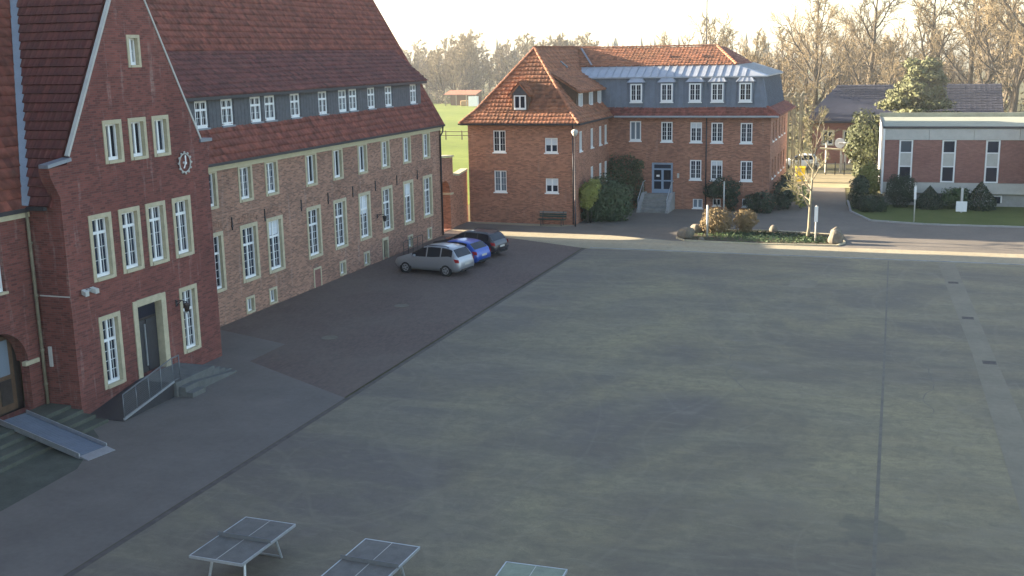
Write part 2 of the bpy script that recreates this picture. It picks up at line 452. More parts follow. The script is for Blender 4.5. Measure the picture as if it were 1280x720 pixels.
# kerbs
def kerb(name, pts, w=.14, h=.11, m='concrete'):
    b = MB()
    for (x0, y0), (x1, y1) in zip(pts, pts[1:]):
        d = Vector((x1 - x0, y1 - y0, 0)); n = Vector((-d.y, d.x, 0)).normalized() * w
        L = d.length; k = max(1, int(L / 1.0))
        for i in range(k):
            a = Vector((x0, y0, 0)) + d * (i / k) ; c = Vector((x0, y0, 0)) + d * ((i + .985) / k)
            hh = h + random.uniform(-.008, .008)
            b.hexa([a, c, c + n, a + n, a + Vector((0, 0, hh)), c + Vector((0, 0, hh)), c + n + Vector((0, 0, hh)), a + n + Vector((0, 0, hh))])
    return tag(b.build(name, M[m]), kind='structure')
kerb('lawn_kerb', [(60, 80.35), (2, 80.45), (-1.5, 81.45), (-3.0, 85.7), (-3.5, 92)])
kerb('yard_kerb', [(-17.9, 66.35), (60, 66.35)], .1, .05)

# ================================================================ building pieces
def clip_poly(poly, axis, val, keep_less):
    out = []
    n = len(poly)
    for i in range(n):
        a, b = poly[i], poly[(i + 1) % n]
        ia = (a[axis] <= val) if keep_less else (a[axis] >= val)
        ib = (b[axis] <= val) if keep_less else (b[axis] >= val)
        if ia: out.append(a)
        if ia != ib:
            t = (val - a[axis]) / (b[axis] - a[axis])
            out.append((a[0] + t * (b[0] - a[0]), a[1] + t * (b[1] - a[1])))
    return out

def wall(outline, holes, P, depth=.3, off=(0, 0, 0)):
    """outline: convex polygon in (u,z); holes: rects (u0,u1,z0,z1); P(u,z,d) -> world, d inwards"""
    b = MB(off)
    us = sorted({p[0] for p in outline} | {h[0] for h in holes} | {h[1] for h in holes})
    zs = sorted({p[1] for p in outline} | {h[2] for h in holes} | {h[3] for h in holes})
    for i in range(len(us) - 1):
        for j in range(len(zs) - 1):
            uc, zc = (us[i] + us[i + 1]) / 2, (zs[j] + zs[j + 1]) / 2
            if any(h[0] < uc < h[1] and h[2] < zc < h[3] for h in holes): continue
            q = clip_poly(clip_poly(clip_poly(clip_poly(list(outline), 0, us[i], False), 0, us[i + 1], True), 1, zs[j], False), 1, zs[j + 1], True)
            if len(q) > 2: b.poly([P(u, z, 0) for u, z in q])
    for u0, u1, z0, z1 in holes:
        for (a, c) in (((u0, z0), (u0, z1)), ((u0, z1), (u1, z1)), ((u1, z1), (u1, z0)), ((u1, z0), (u0, z0))):
            b.poly([P(*a, 0), P(*c, 0), P(*c, depth), P(*a, depth)])
    return b
def PX(c): return lambda u, z, d: (c - d, u, z)          # wall facing +X
def PXn(c): return lambda u, z, d: (c + d, u, z)         # wall facing -X
def PY(c): return lambda u, z, d: (u, c + d, z)          # wall facing -Y

WCACHE = {}
def window(root, off, loc, face, w, h, surround=.17, smat='sandstone', cols=4, lower=3, upper=1, transom=True, frame=.065, depth=.16, gl='glass', sill=None, blind=0, fmat='white', name='window'):
    """w,h: clear opening. loc: bottom centre of the opening on the wall plane"""
    key = (w, h, surround, smat, cols, lower, upper, transom, frame, depth, gl, sill, blind, fmat)
    rz = {'-y': 0, '+x': math.pi / 2, '-x': -math.pi / 2, '+y': math.pi}[face]
    if key not in WCACHE:
        fr, gb, gg, su, bl = MB(), MB(), MB(), MB(), MB()
        y0, y1 = depth - .03, depth + .05
        a = w / 2 - .006
        fr.box(-a, -a + frame, y0, y1, 0.005, h - .005); fr.box(a - frame, a, y0, y1, .005, h - .005)
        fr.box(-a + frame, a - frame, y0, y1, h - .005 - frame, h - .005)
        fr.box(-a + frame, a - frame, y0 - .03, y1, .005, .005 + frame * 1.7)
        fr.box(-.045, .045, y0 - .004, y1, frame * 1.7 + .005, h - .005 - frame)
        zt = None
        if transom:
            zt = h * lower / (lower + upper)
            fr.box(-a + frame, -.045, y0 - .008, y1, zt - .05, zt + .05); fr.box(.045, a - frame, y0 - .008, y1, zt - .05, zt + .05)
        b = .008
        segs = [(frame * 1.7, zt - .05 if zt else h - frame, lower)] + ([(zt + .05, h - frame, upper)] if zt else [])
        for z0, z1, n in segs:
            for i in range(1, n):
                z = z0 + (z1 - z0) * i / n
                for sg in (-1, 1): gb.box(sg * .045, sg * (a - frame), depth + .005, depth + .03, z - b, z + b)
        nc = cols // 2
        for sg in (-1, 1):
            for i in range(1, nc):
                x = sg * (.045 + (a - frame - .045) * i / nc)
                for z0, z1, n in segs: gb.box(x - b, x + b, depth + .008, depth + .028, z0, z1)
        gg.poly([(-a, depth + .032, .01), (a, depth + .032, .01), (a, depth + .032, h - .01), (-a, depth + .032, h - .01)])
        s = surround
        if s:
            e = .006; q = w / 2
            su.box(-q - s, -q + e, -.03, depth - .035, -s * .7, h + s); su.box(q - e, q + s, -.03, depth - .035, -s * .7, h + s)
            su.box(-q + e, q - e, -.033, depth - .035, h - e, h + s * 1.02); su.box(-q + e, q - e, -.06, depth - .035, -s * .72, e)
        if sill:
            su.box(-w / 2 - .06, w / 2 + .06, -sill, depth - .035, -.07, .008)
        if blind:
            bl.box(-a + frame + .01, -.05, depth + .018, depth + .03, h * (1 - blind), h - frame); bl.box(.05, a - frame - .01, depth + .018, depth + .03, h * (1 - blind), h - frame)
        WCACHE[key] = (fr.mesh('window', M[fmat]), gg.mesh('glass', M[gl]), gb.mesh('glazing_bars', M[fmat]) if gb.v else None, su.mesh('surround', M[smat]) if su.v else None, bl.mesh('blind', M['curtain']) if blind else None)
    me = WCACHE[key]
    o = link(name, me[0], root, Vector(loc) - Vector(off), rz)
    for nm, m in zip(('glass', 'glazing_bars', 'stone_surround' if surround else 'sill', 'blind'), me[1:]):
        if m: link(nm, m, o)
    return o

def pip(p, poly):
    c = False; n = len(poly)
    for i in range(n):
        (x0, y0), (x1, y1) = poly[i], poly[(i + 1) % n]
        if (y0 > p[1]) != (y1 > p[1]) and p[0] < (x1 - x0) * (p[1] - y0) / (y1 - y0) + x0: c = not c
    return c

def roof(root, off, pts, m, tw=.3, th=.36, name='roof', thick=.12, singles=0, near=None, holes=()):
    """pts: coplanar 3d outline; the first edge is the eave. Deck slab + tile courses in real relief."""
    P = [Vector(p) for p in pts]
    u = (P[1] - P[0]).normalized()
    n = None
    for q in P[2:]:
        c = u.cross(q - P[0])
        if c.length > .1: n = c.normalized(); break
    if n.z < 0: n = -n
    v = n.cross(u).normalized()
    if v.z < 0: v = -v
    d = MB(off); d.prism([p - n * (thick + .02) for p in P], n * thick)
    deck = d.build(name, m, root)
    uv = [((p - P[0]).dot(u), (p - P[0]).dot(v)) for p in P]
    u0, u1 = min(a for a, b in uv), max(a for a, b in uv)
    v1 = max(b for a, b in uv)
    prof = [(0, .010), (.5, .0), (.62, .006), (.8, .022), (1.0, .012)]
    rng = random.Random(len(pts) * 31 + int(u1 * 10))
    tiles = []
    for j in range(int(v1 / th) + 1):
        for i in range(int((u1 - u0) / tw) + 1):
            a, b = u0 + i * tw, j * th
            if pip((a + tw / 2, b + th / 2), uv) and not any(pip((a + tw / 2, b + th / 2), h) for h in holes): tiles.append((a, b))
    O = Vector(off)
    def tile_geo(jit):
        V = []
        for b, lift in ((0, .070), (th * 1.06, .008)):
            for pu, ph in prof: V.append((pu * tw, b, ph + lift + jit))
        for pu, ph in prof: V.append((pu * tw, 0, -.005))
        Fq = [(i, i + 1, i + 6, i + 5) for i in range(4)] + [(10 + i, 11 + i, i + 1, i) for i in range(4)]
        return V, Fq
    sing = []
    if singles:
        tiles.sort(key=lambda t: (P[0] + u * t[0] + v * t[1] - Vector(near)).length)
        sing, tiles = tiles[:singles], tiles[singles:]
        V, Fq = tile_geo(0)
        me = bpy.data.meshes.new('roof_tile'); me.from_pydata(V, [], Fq); me.materials.append(m); me.update()
        for a, b in sing:
            o = link('roof_tile', me, deck)
            p = P[0] + u * a + v * b - O
            tl = rng.uniform(-.012, .012)
            vv = (v + n * tl).normalized(); nn = u.cross(vv)
            if nn.dot(n) < 0: nn = -nn
            o.matrix_basis = Matrix(((u.x, vv.x, nn.x, p.x), (u.y, vv.y, nn.y, p.y), (u.z, vv.z, nn.z, p.z), (0, 0, 0, 1)))
    if tiles:
        V0, Fq = tile_geo(0)
        V0 = np.array(V0); Fq = np.array(Fq)
        T = np.array(tiles); N = len(T)
        loc = np.repeat(V0[None], N, 0)
        loc[:, :, 0] += T[:, 0, None]; loc[:, :, 1] += T[:, 1, None]
        rs = np.random.RandomState(5)
        loc[:, :10, 2] += rs.uniform(-.008, .008, (N, 1))
        loc[:, :5, 2] += rs.uniform(-.006, .01, (N, 1))
        loc[:, :, 2] += (.022 * np.sin(T[:, 0] * .8 + T[:, 1] * .5) * np.sin(T[:, 1] * .9 + 1))[:, None]
        B = np.array([u, v, n])
        W = loc.reshape(-1, 3) @ B + np.array(P[0] - O)
        FF = (Fq[None] + (np.arange(N) * 15)[:, None, None]).reshape(-1, 4)
        me = np_mesh('roof_tiles', W, FF, m)
        at_ = me.attributes.new('tint', 'FLOAT', 'POINT'); at_.data.foreach_set('value', np.repeat(rs.rand(N).astype(np.float32), 15))
        tag(link('roof_tiles', me, deck), kind='stuff')
    return deck

def caps(root, off, p0, p1, m, r=.13, seg=.38, name='hip_tiles'):
    p0, p1 = Vector(p0), Vector(p1); d = p1 - p0; L = d.length; d.normalize()
    side = d.cross(Vector((0, 0, 1))).normalized(); up = side.cross(d)
    b = MB(off); k = int(L / seg)
    for i in range(k):
        a = p0 + d * (i * L / k); c = p0 + d * ((i + 1.12) * L / k)
        ring = []
        for q, rr, lift in ((a, r * 1.12, .02), (c, r * .92, 0)):
            ring.append([q + side * (rr * math.cos(t)) + up * (rr * math.sin(t) * .9 + lift) for t in [math.pi * s / 5 for s in range(6)]])
        for s in range(5): b.poly([ring[0][s], ring[0][s + 1], ring[1][s + 1], ring[1][s]])
        b.poly(ring[0])
    return b.build(name, m, root)

def boxpart(root, off, name, m, *bx, bevel=0):
    b = MB(off)
    for q in bx: b.box(*q)
    return b.build(name, M[m], root, bevel=bevel)

# ================================================================ school building (left)
SO = (-28, 34, 0)
school = empty('school_building', SO, label='long dark red brick school with steep tiled roof and tall entrance gable', cat='building')
TX, TY0, TY1 = -26.0, 29.6, 38.05
WX, WY1 = -28.95, 69.0
LX = -27.4
sw, sh = 1.17 - .30, 2.35 - .28
gw = [(31.41, .65), (36.07, .72)]
holes = []
for y, z in gw: holes.append((y - .42, y + .42, z + .12, z + 2.48))
holes.append((32.93, 34.35, .55, 3.2))
uw = [31.4, 32.97, 34.49, 36.09]
for y in uw: holes.append((y - .435, y + .435, 4.64, 6.70))
gwy = [32.48, 33.85, 35.2]
for y in gwy: holes.append((y - .36, y + .36, 8.60, 9.86))
holes.append((34.03 - .25, 34.03 + .25, 11.85, 12.80))
outl = [(TY0, -.1), (TY1, -.1), (TY1, 8.9), (34.0, 15.8), (29.95, 8.9), (TY0, 8.2)]
outl = [(TY0, -.1), (TY1, -.1), (TY1, 8.55), (37.65, 8.95), (33.95, 15.75), (30.2, 8.95), (TY0, 7.9)]
wall(outl, holes, PX(TX), .3, SO).build('wall', M['brick_tower'], school)
for y, z in gw: window(school, SO, (TX, y, z + .12), '+x', .84, 2.36, .15, cols=4, lower=4, upper=2)
for y in uw: window(school, SO, (TX, y, 4.64), '+x', .87, 2.06, .15, cols=4, lower=3, upper=1)
for y in gwy: window(school, SO, (TX, y, 8.60), '+x', .72, 1.26, .14, cols=2, lower=1, upper=1, transom=False)
window(school, SO, (TX, 34.03, 11.85), '+x', .5, .95, .11, cols=4, lower=2, upper=1, transom=False)
# side walls of the gable wing
wall([(LX - .2, -.1), (TX, -.1), (TX, 7.9), (LX - .2, 7.4)], [], PY(TY0), .2, SO).build('wall', M['brick_tower'], school)
b = MB(SO); b.poly([(TX, TY1, -.1), (WX - .3, TY1, -.1), (WX - .3, TY1, 8.5), (TX, TY1, 8.55)]); b.build('wall', M['brick_tower'], school)
# kneelers and copings
b = MB(SO)
b.prism([(TX - .3, 29.1, 8.64), (TX - .3, 30.22, 8.78), (TX - .3, 30.22, 8.90), (TX - .3, 29.1, 8.76)], (.38, 0, 0)); b.build('kneeler', M['lead'], school)
b = MB(SO); b.prism([(TX - .42, 29.62, 7.6), (TX - .42, 30.2, 7.6), (TX - .42, 30.2, 8.7), (TX - .42, 29.2, 8.62), (TX - .42, 29.25, 8.3)], (.425, 0, 0)); b.build('corbel', M['brick_tower'], school)
b = MB(SO); b.box(TX - .3, TX + .08, 37.58, 38.35, 8.82, 8.94); b.build('kneeler', M['lead'], school)
b = MB(SO); b.prism([(TX - .42, 38.04, 7.7), (TX - .42, 38.2, 8.3), (TX - .42, 38.28, 8.82), (TX - .42, 37.6, 8.82)], (.425, 0, 0)); b.build('corbel', M['brick_tower'], school)
for ya, yb in ((30.2, 33.95), (37.65, 33.95)):
    b = MB(SO); s = -.16 if ya < yb else .16
    b.prism([(TX - .12, ya, 8.93), (TX - .12, yb, 15.76), (TX - .12, yb, 15.9), (TX - .12, ya + s * .45, 8.97)], (.15, 0, 0)); b.build('coping', M['offwhite'], school)
# gable wing roof: slope towards the camera, and the other one
def zT(y): return 7.35 + 1.84 * (y - 29.4)
def xV(y): return LX - .05 - (zT(y) - 7.28) / 2.42
roof(school, SO, [(TX - .3, 29.4, 7.35), (LX - .05, 29.4, 7.35), (xV(33.95), 33.95, zT(33.95)), (TX - .3, 33.95, zT(33.95))], M['tile_dark'], .25, .34, singles=300, near=(-25, 29, 9))
roof(school, SO, [(TX - .3, 38.5, 7.35), (-34, 38.5, 7.35), (-34, 33.95, 15.72), (TX - .3, 33.95, 15.72)], M['tile_dark'], .3, .36)
# left block
hl = [(27.15, 28.27, 4.68, 6.62), (26.45, 28.9, .5, 3.36)]
wall([(8, -.1), (TY0 + .1, -.1), (TY0 + .1, 7.3), (8, 7.3)], hl, PX(LX), .35, SO).build('wall', M['brick_tower'], school)
window(school, SO, (LX, 27.71, 4.68), '+x', 1.12, 1.94, .0, cols=4, lower=3, upper=1, sill=.05)
# arch: spandrels close the corners of the square opening
b = MB(SO)
cy_, rr, zs = 27.675, 1.225, 2.13
for sg in (-1, 1):
    arc = [(LX + .002, cy_ + sg * rr * math.sin(t), zs + rr * math.cos(t)) for t in [math.pi / 2 * i / 8 for i in range(9)]]
    for a, c in zip(arc, arc[1:]):
        b.poly([a, c, (LX + .002, cy_ + sg * rr, c[2]), (LX + .002, cy_ + sg * rr, a[2])])
        b.poly([a, c, (LX - .5, c[1], c[2]), (LX - .5, a[1], a[2])])
b.build('arch', M['brick_tower'], school)
boxpart(school, SO, 'impost', 'sandstone', (LX - .1, LX + .06, 28.7, 29.35, 2.02, 2.16))
boxpart(school, SO, 'porch_back_wall', 'wood_dark', (LX - .75, LX - .6, 26.3, 29.1, .4, 3.5))
dr = boxpart(school, SO, 'porch_door', 'wood_brown', (LX - .6, LX - .52, 27.2, 28.75, .5, 3.1))
boxpart(dr, (0, 0, 0), 'door_pane', 'glass_pale', (LX - .52 - SO[0], LX - .50 - SO[0], 28.05 - SO[1], 28.55 - SO[1], 1.75, 2.95))
boxpart(dr, (0, 0, 0), 'door_panel', 'wood_dark', (LX - .52 - SO[0], LX - .49 - SO[0], 28.05 - SO[1], 28.55 - SO[1], .75, 1.6))
boxpart(school, SO, 'eave_gutter', 'steel_dark', (LX - .05, LX + .22, 8, 29.45, 7.16, 7.30))
boxpart(school, SO, 'eave_board', 'cornice', (LX, LX + .12, 8, 29.55, 6.98, 7.155))
boxpart(school, SO, 'eave_gutter', 'steel_dark', (LX + .2, TX - .46, 29.28, 29.46, 7.22, 7.34))
roof(school, SO, [(LX - .05 + .2, 5, 7.28), (LX + .15, 29.45, 7.28), (xV(33.95) + .0, 33.95, zT(33.95)), (xV(33.95) - 1.2, 33.95, zT(33.95) + 2.9), (xV(33.95) - 1.2, 5, zT(33.95) + 2.9)], M['tile_lower'], .3, .36)
b = MB(SO)
va, vb = Vector((LX + .12, 29.40, 7.33)), Vector((xV(33.95), 33.95, zT(33.95)))
nv = Vector((.75, -.5, .25)).normalized(); dv = (vb - va).normalized(); sv = dv.cross(nv).normalized() * .15
b.prism([va - sv + nv * .17, va + sv + nv * .17, vb + sv + nv * .17, vb - sv + nv * .17], nv * .03); b.build('valley_flashing', M['lead'], school)
b = MB(SO); b.tube([(LX + .1, 29.38, 7.2), (LX + .12, 29.42, 6.9), (LX + .12, 29.45, .5)], .055, 8)
for z in (6.1, 4.3, 2.4, 1.2): b.tube([(LX + .12, 29.445, z - .04), (LX + .12, 29.445, z + .04)], .075, 8)
b.build('downpipe', M['bark_pale'], school, smooth=True)
boxpart(school, SO, 'cable_duct', 'offwhite', (LX + .15, TX - .02, TY0 - .03, TY0 - .004, 4.26, 4.30))
# long wing
wy = [42.35, 45.28, 47.62, 51.55, 54.5, 57.52, 60.55, 63.66, 66.72]
by = [45.0, 47.08, 51.6, 54.5, 57.5, 60.05, 63.7, 66.77]
H = []
for y in wy:
    H.append((y - .59, y + .59, 1.72, 4.17)); H.append((y - .46, y + .46, 5.52, 7.02))
for i, y in enumerate(by):
    if i == 2: continue
    z0 = .02 if i != 5 else -.05
    H.append((y - .28, y + .28, z0 + .12, .78 if i != 5 else 1.15))
wall([(TY1 - .2, -.1), (WY1, -.1), (WY1, 7.2), (TY1 - .2, 7.2)], H, PX(WX), .35, SO).build('wall', M['brick_wing'], school)
for i, y in enumerate(wy):
    window(school, SO, (WX, y, 1.72), '+x', 1.18, 2.45, .17, cols=4, lower=4, upper=2, blind={2: .3, 5: .45, 7: .3}.get(i, 0))
    if i in (3, 4, 5): window(school, SO, (WX, y, 5.52), '+x', .92, 1.5, .15, cols=2, lower=1, upper=1, transom=False)
    else: window(school, SO, (WX, y, 5.52), '+x', .92, 1.5, .15, cols=4, lower=4, upper=1, transom=False)
for i, y in enumerate(by):
    if i == 5:
        o = boxpart(school, SO, 'cellar_door', 'wood_dark', (WX - .25, WX - .2, y - .28, y + .28, .06, 1.16)); 
        boxpart(school, SO, 'door_surround', 'sandstone', (WX - .19, WX + .03, y - .42, y - .275, -.02, 1.3), (WX - .19, WX + .03, y + .275, y + .42, -.02, 1.3), (WX - .19, WX + .033, y - .275, y + .275, 1.145, 1.3))
    elif i == 2:
        boxpart(school, SO, 'cellar_hatch', 'brick_panel', (WX - .05, WX + .02, y - .32, y + .32, .0, .95))
        boxpart(school, SO, 'hatch_surround', 'sandstone', (WX - .05, WX + .04, y - .42, y - .33, .0, 1.05), (WX - .05, WX + .04, y + .33, y + .42, .0, 1.05), (WX - .05, WX + .043, y - .33, y + .33, .955, 1.05))
    else:
        window(school, SO, (WX, y, .14), '+x', .56, .64, .10, cols=2, lower=1, upper=1, transom=False, gl='glass_pale' if i == 0 else 'glass', frame=.04)
# iron wall anchors between the storeys
for y in (43.9, 46.75, 50.3, 53.2, 56.1, 59.0, 62.0, 65.1):
    b = MB(SO); b.box(WX + .004, WX + .05, y - .025, y + .025, 4.25, 4.85); b.box(WX + .004, WX + .045, y - .07, y + .07, 4.42, 4.48); b.build('wall_anchor', M['steel_dark'], school)
# shallow brick arches over the windows
for y in wy:
    b = MB(SO)
    for k in range(13):
        t = (k - 6) / 6; z = 4.44 + .17 * (1 - t * t)
        b.hexa([(WX - .02, y + t * .78 - .055, z), (WX + .018, y + t * .78 - .055, z), (WX + .018, y + t * .78 + .055, z), (WX - .02, y + t * .78 + .055, z), (WX - .02, y + t * .8 - .055, z + .24), (WX + .018, y + t * .8 - .055, z + .24), (WX + .018, y + t * .8 + .055, z + .24), (WX - .02, y + t * .8 + .055, z + .24)])
    b.build('relieving_arch', M['brick_wing'], school)
boxpart(school, SO, 'cornice', 'cornice', (WX - .1, WX + .10, TY1 + .1, WY1 + .05, 7.1, 7.24), (WX - .1, WX + .22, TY1 + .1, WY1 + .08, 7.24, 7.42))
boxpart(school, SO, 'eave_gutter', 'steel_dark', (WX + .24, WX + .40, TY1 + .4, WY1 + .1, 7.36, 7.48))
b = MB(SO); b.tube([(WX + .3, WY1 - .05, 7.38), (WX + .25, WY1 - .02, 7.0), (WX + .09, WY1 - .08, 6.7), (WX + .09, WY1 - .08, .05)], .055, 8); b.build('downpipe', M['steel_dark'], school, smooth=True)
# far gable end
RZ, RX = 18.0, -34.9
b = MB(SO); b.poly([(WX, WY1, -.1), (-41, WY1, -.1), (-41, WY1, 7.4), (RX, WY1, RZ - .2), (WX + .1, WY1, 7.4)]); b.build('gable_wall', M['brick_wing'], school)
b = MB(SO); b.poly([(-41, 5, -.1), (-41, WY1, -.1), (-41, WY1, 7.4), (-41, 5, 7.4)]); b.build('back_wall', M['brick_wing'], school)
# main wing roof, long shed dormer in front of it
sl_ = (RZ - 7.45) / (WX + .3 - RX)
def zM(x): return 7.45 + sl_ * (WX + .3 - x)
roof(school, SO, [(WX + .3, TY1 - 2, 7.45), (WX + .3, WY1 + .15, 7.45), (RX, WY1 + .15, RZ), (RX, TY1 - 2, RZ)], M['tile_lower'], .3, .36,
     holes=[[(0, 2.15), (30.9, 2.15), (30.9, 5.6), (0, 5.6)]])
b = MB(SO); b.prism([(-41.3, 5, 7.3), (RX, 5, RZ + .02), (RX, 5, RZ - .12), (-41.3, 5, 7.15)], (0, WY1 - 4.8, 0)); b.build('back_roof', M['tile_wing'], school)
b = MB(SO); b.prism([(xV(33.95) - 1.2, 5, zT(33.95) + 2.9), (RX, 5, RZ), (RX, 5, RZ - .2), (xV(33.95) - 1.2, 5, zT(33.95) + 2.6)], (0, 31.5, 0)); b.build('back_roof', M['tile_wing'], school)
DX = -29.5
dwy = [42.96, 45.01, 47.47, 48.78, 51.25, 54.2, 56.5, 57.77, 60.12, 62.5, 66.2]
Hd = [(y - .47, y + .47, 8.98, 10.2) for y in dwy]
wall([(TY1 + .2, 8.2), (67.4, 8.2), (67.4, 10.42), (TY1 + .2, 10.42)], Hd, PX(DX), .2, SO).build('dormer_wall', M['slate'], school)
for y in dwy: window(school, SO, (DX, y, 8.98), '+x', .94, 1.22, .0, cols=4, lower=2, upper=1, frame=.085, depth=.05, sill=.09, smat='lead')
b = MB(SO); b.poly([(DX, 67.4, 8.2), (-31.6, 67.4, 8.2), (-31.6, 67.4, 12.2), (DX, 67.4, 10.42)]); b.build('dormer_cheek', M['slate'], school)
# slate courses on the dormer band
b = MB(SO)
for k in range(8):
    z = 8.55 + k * .235
    ys = [TY1 + .3] + [q for y in dwy for q in (y - .54, y + .54)] + [67.36]
    for a, c in zip(ys[0::2], ys[1::2]):
        y = a
        while y < c - .06:
            e = min(c, y + .30)
            b.prism([(DX + .012, y + .006, z), (DX + .032, y + .006, z), (DX + .014, y + .006, z + .235), (DX + .006, y + .006, z + .235)], (0, e - y - .012, 0)); y = e
tag(b.build('slate_courses', M['slate'], school), kind='stuff')
ss = .80
um = (10.42 - 7.45 - ss * (WX + .3 - DX - .35) ) / (sl_ - ss)
# shed roof meets the main slope at x = XS
XE = DX + .35
XS = None
for i in range(400):
    x = XE - i * .01
    if zM(x) >= 10.40 + ss * (XE - x): XS = x; break
roof(school, SO, [(XE, TY1 - 1.5, 10.40), (XE, 67.65, 10.40), (XS, 67.65, zM(XS) + .02), (XS, TY1 - 1.5, zM(XS) + .02)], M['tile_wing'], .3, .36, name='dormer_roof')
boxpart(school, SO, 'dormer_fascia', 'steel_dark', (XE - .12, XE + .015, TY1 - .5, 67.66, 10.22, 10.37))
b = MB(SO)
n_ = Vector((1, 0, 0))
b.prism([(WX + .3, WY1 + .13, 7.36), (RX, WY1 + .13, RZ - .1), (RX, WY1 + .13, RZ + .08), (WX + .3, WY1 + .13, 7.54)], (0, .07, 0)); b.build('verge_board', M['tile_wing'], school)
# tower door
d_ = boxpart(school, SO, 'door_surround', 'sandstone', (TX - .33, TX + .04, 32.70, 32.936, .5, 3.42), (TX - .33, TX + .04, 34.344, 34.62, .5, 3.42), (TX - .33, TX + .045, 32.936, 34.344, 3.19, 3.44))
d_ = boxpart(school, SO, 'entrance_door', 'wood_dark', (TX - .32, TX - .27, 32.94, 34.34, .55, 3.19))
boxpart(d_, (0, 0, 0), 'door_leaf', 'steel_dark', (TX - .268 - SO[0], TX - .24 - SO[0], 33.0 - SO[1], 33.62 - SO[1], .6, 2.55))
boxpart(d_, (0, 0, 0), 'door_leaf', 'steel_dark', (TX - .268 - SO[0], TX - .24 - SO[0], 33.68 - SO[1], 34.3 - SO[1], .6, 2.55))
boxpart(d_, (0, 0, 0), 'transom_pane', 'glass', (TX - .268 - SO[0], TX - .25 - SO[0], 33.0 - SO[1], 34.3 - SO[1], 2.65, 3.12))
boxpart(d_, (0, 0, 0), 'push_bar', 'steel', (TX - .24 - SO[0], TX - .20 - SO[0], 33.54 - SO[1], 33.60 - SO[1], .8, 2.4))
# small notice case on the side wall
boxpart(school, SO, 'notice_case', 'offwhite', (-27.12, -27.0, TY0 - .06, TY0 - .002, 1.8, 2.5))

# ---- wall clock, floodlight, lanterns, cellar rail
ck = empty('wall_clock', (TX + .05, 36.46, 8.12), label='iron wall clock with ring of pale studs on the entrance gable', cat='clock')
b = MB()
for i in range(24):
    a0, a1 = 2 * math.pi * i / 24, 2 * math.pi * (i + 1) / 24
    b.prism([(0, .33 * math.sin(a0), .33 * math.cos(a0)), (0, .33 * math.sin(a1), .33 * math.cos(a1)), (0, .37 * math.sin(a1), .37 * math.cos(a1)), (0, .37 * math.sin(a0), .37 * math.cos(a0))], (.03, 0, 0))
b.build('ring', M['offwhite'], ck)
for i in range(12):
    a = 2 * math.pi * i / 12
    b = MB(); b.ball((.02, .40 * math.sin(a), .40 * math.cos(a)), .05, nu=6, nv=4); b.build('hour_stud', M['offwhite'], ck)
b = MB(); b.prism([(.04, -.02, -.06), (.04, .02, -.06), (.04, .04, .27), (.04, 0, .3), (.04, -.03, .27)], (.02, 0, 0)); b.build('minute_hand', M['white'], ck)
b = MB(); b.prism([(.045, -.03, .02), (.045, .02, .04), (.045, -.10, -.2), (.045, -.16, -.19)], (.02, 0, 0)); b.build('hour_hand', M['white'], ck)
b = MB(); b.tube([(-.06, 0, 0), (.07, 0, 0)], .05, 8); b.build('hub', M['white'], ck)
fl = empty('floodlight', (TX, 30.4, 4.35), label='white twin floodlight on the brick wall left of the entrance', cat='floodlight')
b = MB(); b.box(-.02, .12, -.06, .06, -.08, .08); b.tube([(.1, -.2, 0), (.1, .2, 0)], .025, 6); b.build('bracket', M['steel'], fl); fl.scale = (.75, .75, .75)
for s in (-1, 1):
    b = MB(); b.prism([(.05, s * .28 - .12, -.1), (.05, s * .28 + .12, -.1), (.05, s * .28 + .12, .1), (.05, s * .28 - .12, .1)], (.28, s * .06, -.09)); b.build('lamp_head', M['offwhite'], fl, bevel=.02)
def lantern(y, z, x, lab):
    e = empty('wall_lantern', (x, y, z), label=lab, cat='wall lamp')
    b = MB(); b.box(-.01, .03, -.05, .05, -.15, .12); b.tube([(.02, 0, .05), (.25, -.02, .12), (.5, -.04, .08)], .02, 6); b.tube([(.02, 0, -.1), (.25, -.02, .1)], .014, 5); b.build('arm', M['steel_dark'], e)
    b = MB(); b.tube([(.5, -.04, .06), (.5, -.04, 0), (.5, -.04, -.06), (.5, -.04, -.28), (.5, -.04, -.33)], [.02, .14, .11, .09, .03], 8); b.build('shade', M['wood_dark'], e, smooth=True)
    b = MB(); b.ball((.5, -.04, -.33), .06, nu=8, nv=5); b.build('bulb_glass', M['offwhite'], e, smooth=True)
lantern(35.28, 2.85, TX, 'dark iron lantern on wall beside the entrance door')
lantern(59.1, 2.75, WX, 'dark iron lantern on long wing wall above the silver car')

# ---- entrance landing, ramp with railing
LO = (-25, 33, 0)
ld = empty('entrance_ramp', LO, label='stone landing with ramp, steps and mesh railing at the entrance door', cat='ramp')
b = MB(LO); b.box(TX + .01, -24.3, 32.6, 35.0, -.05, .55); b.build('landing', M['stone_dark'], ld, bevel=.02)
b = MB(LO); b.prism([(TX + .01, 29.75, .03), (TX + .01, 32.6, .53), (TX + .01, 32.6, -.05), (TX + .01, 29.75, -.05)], (1.55, 0, 0)); b.build('ramp_slope', M['steel_dark'], ld)
b = MB(LO); b.prism([(-24.44, 29.75, .05), (-24.44, 32.6, .56), (-24.44, 32.6, .62), (-24.44, 29.75, .12)], (.07, 0, 0)); b.build('ramp_edge', M['steel'], ld)
for i, (y, z) in enumerate(((35.0, .40), (35.4, .26), (35.8, .12))):
    b = MB(LO); b.box(TX + .012, -24.35, y, y + .4, -.05, z); b.build('step', M['stone_dark'], ld, bevel=.015)
for i, (x, z) in enumerate(((-24.3, .37), (-24.0, .18))):
    b = MB(LO); b.box(x, x + .3, 32.7, 33.5, -.05, z); b.build('step', M['stone_dark'], ld, bevel=.015)
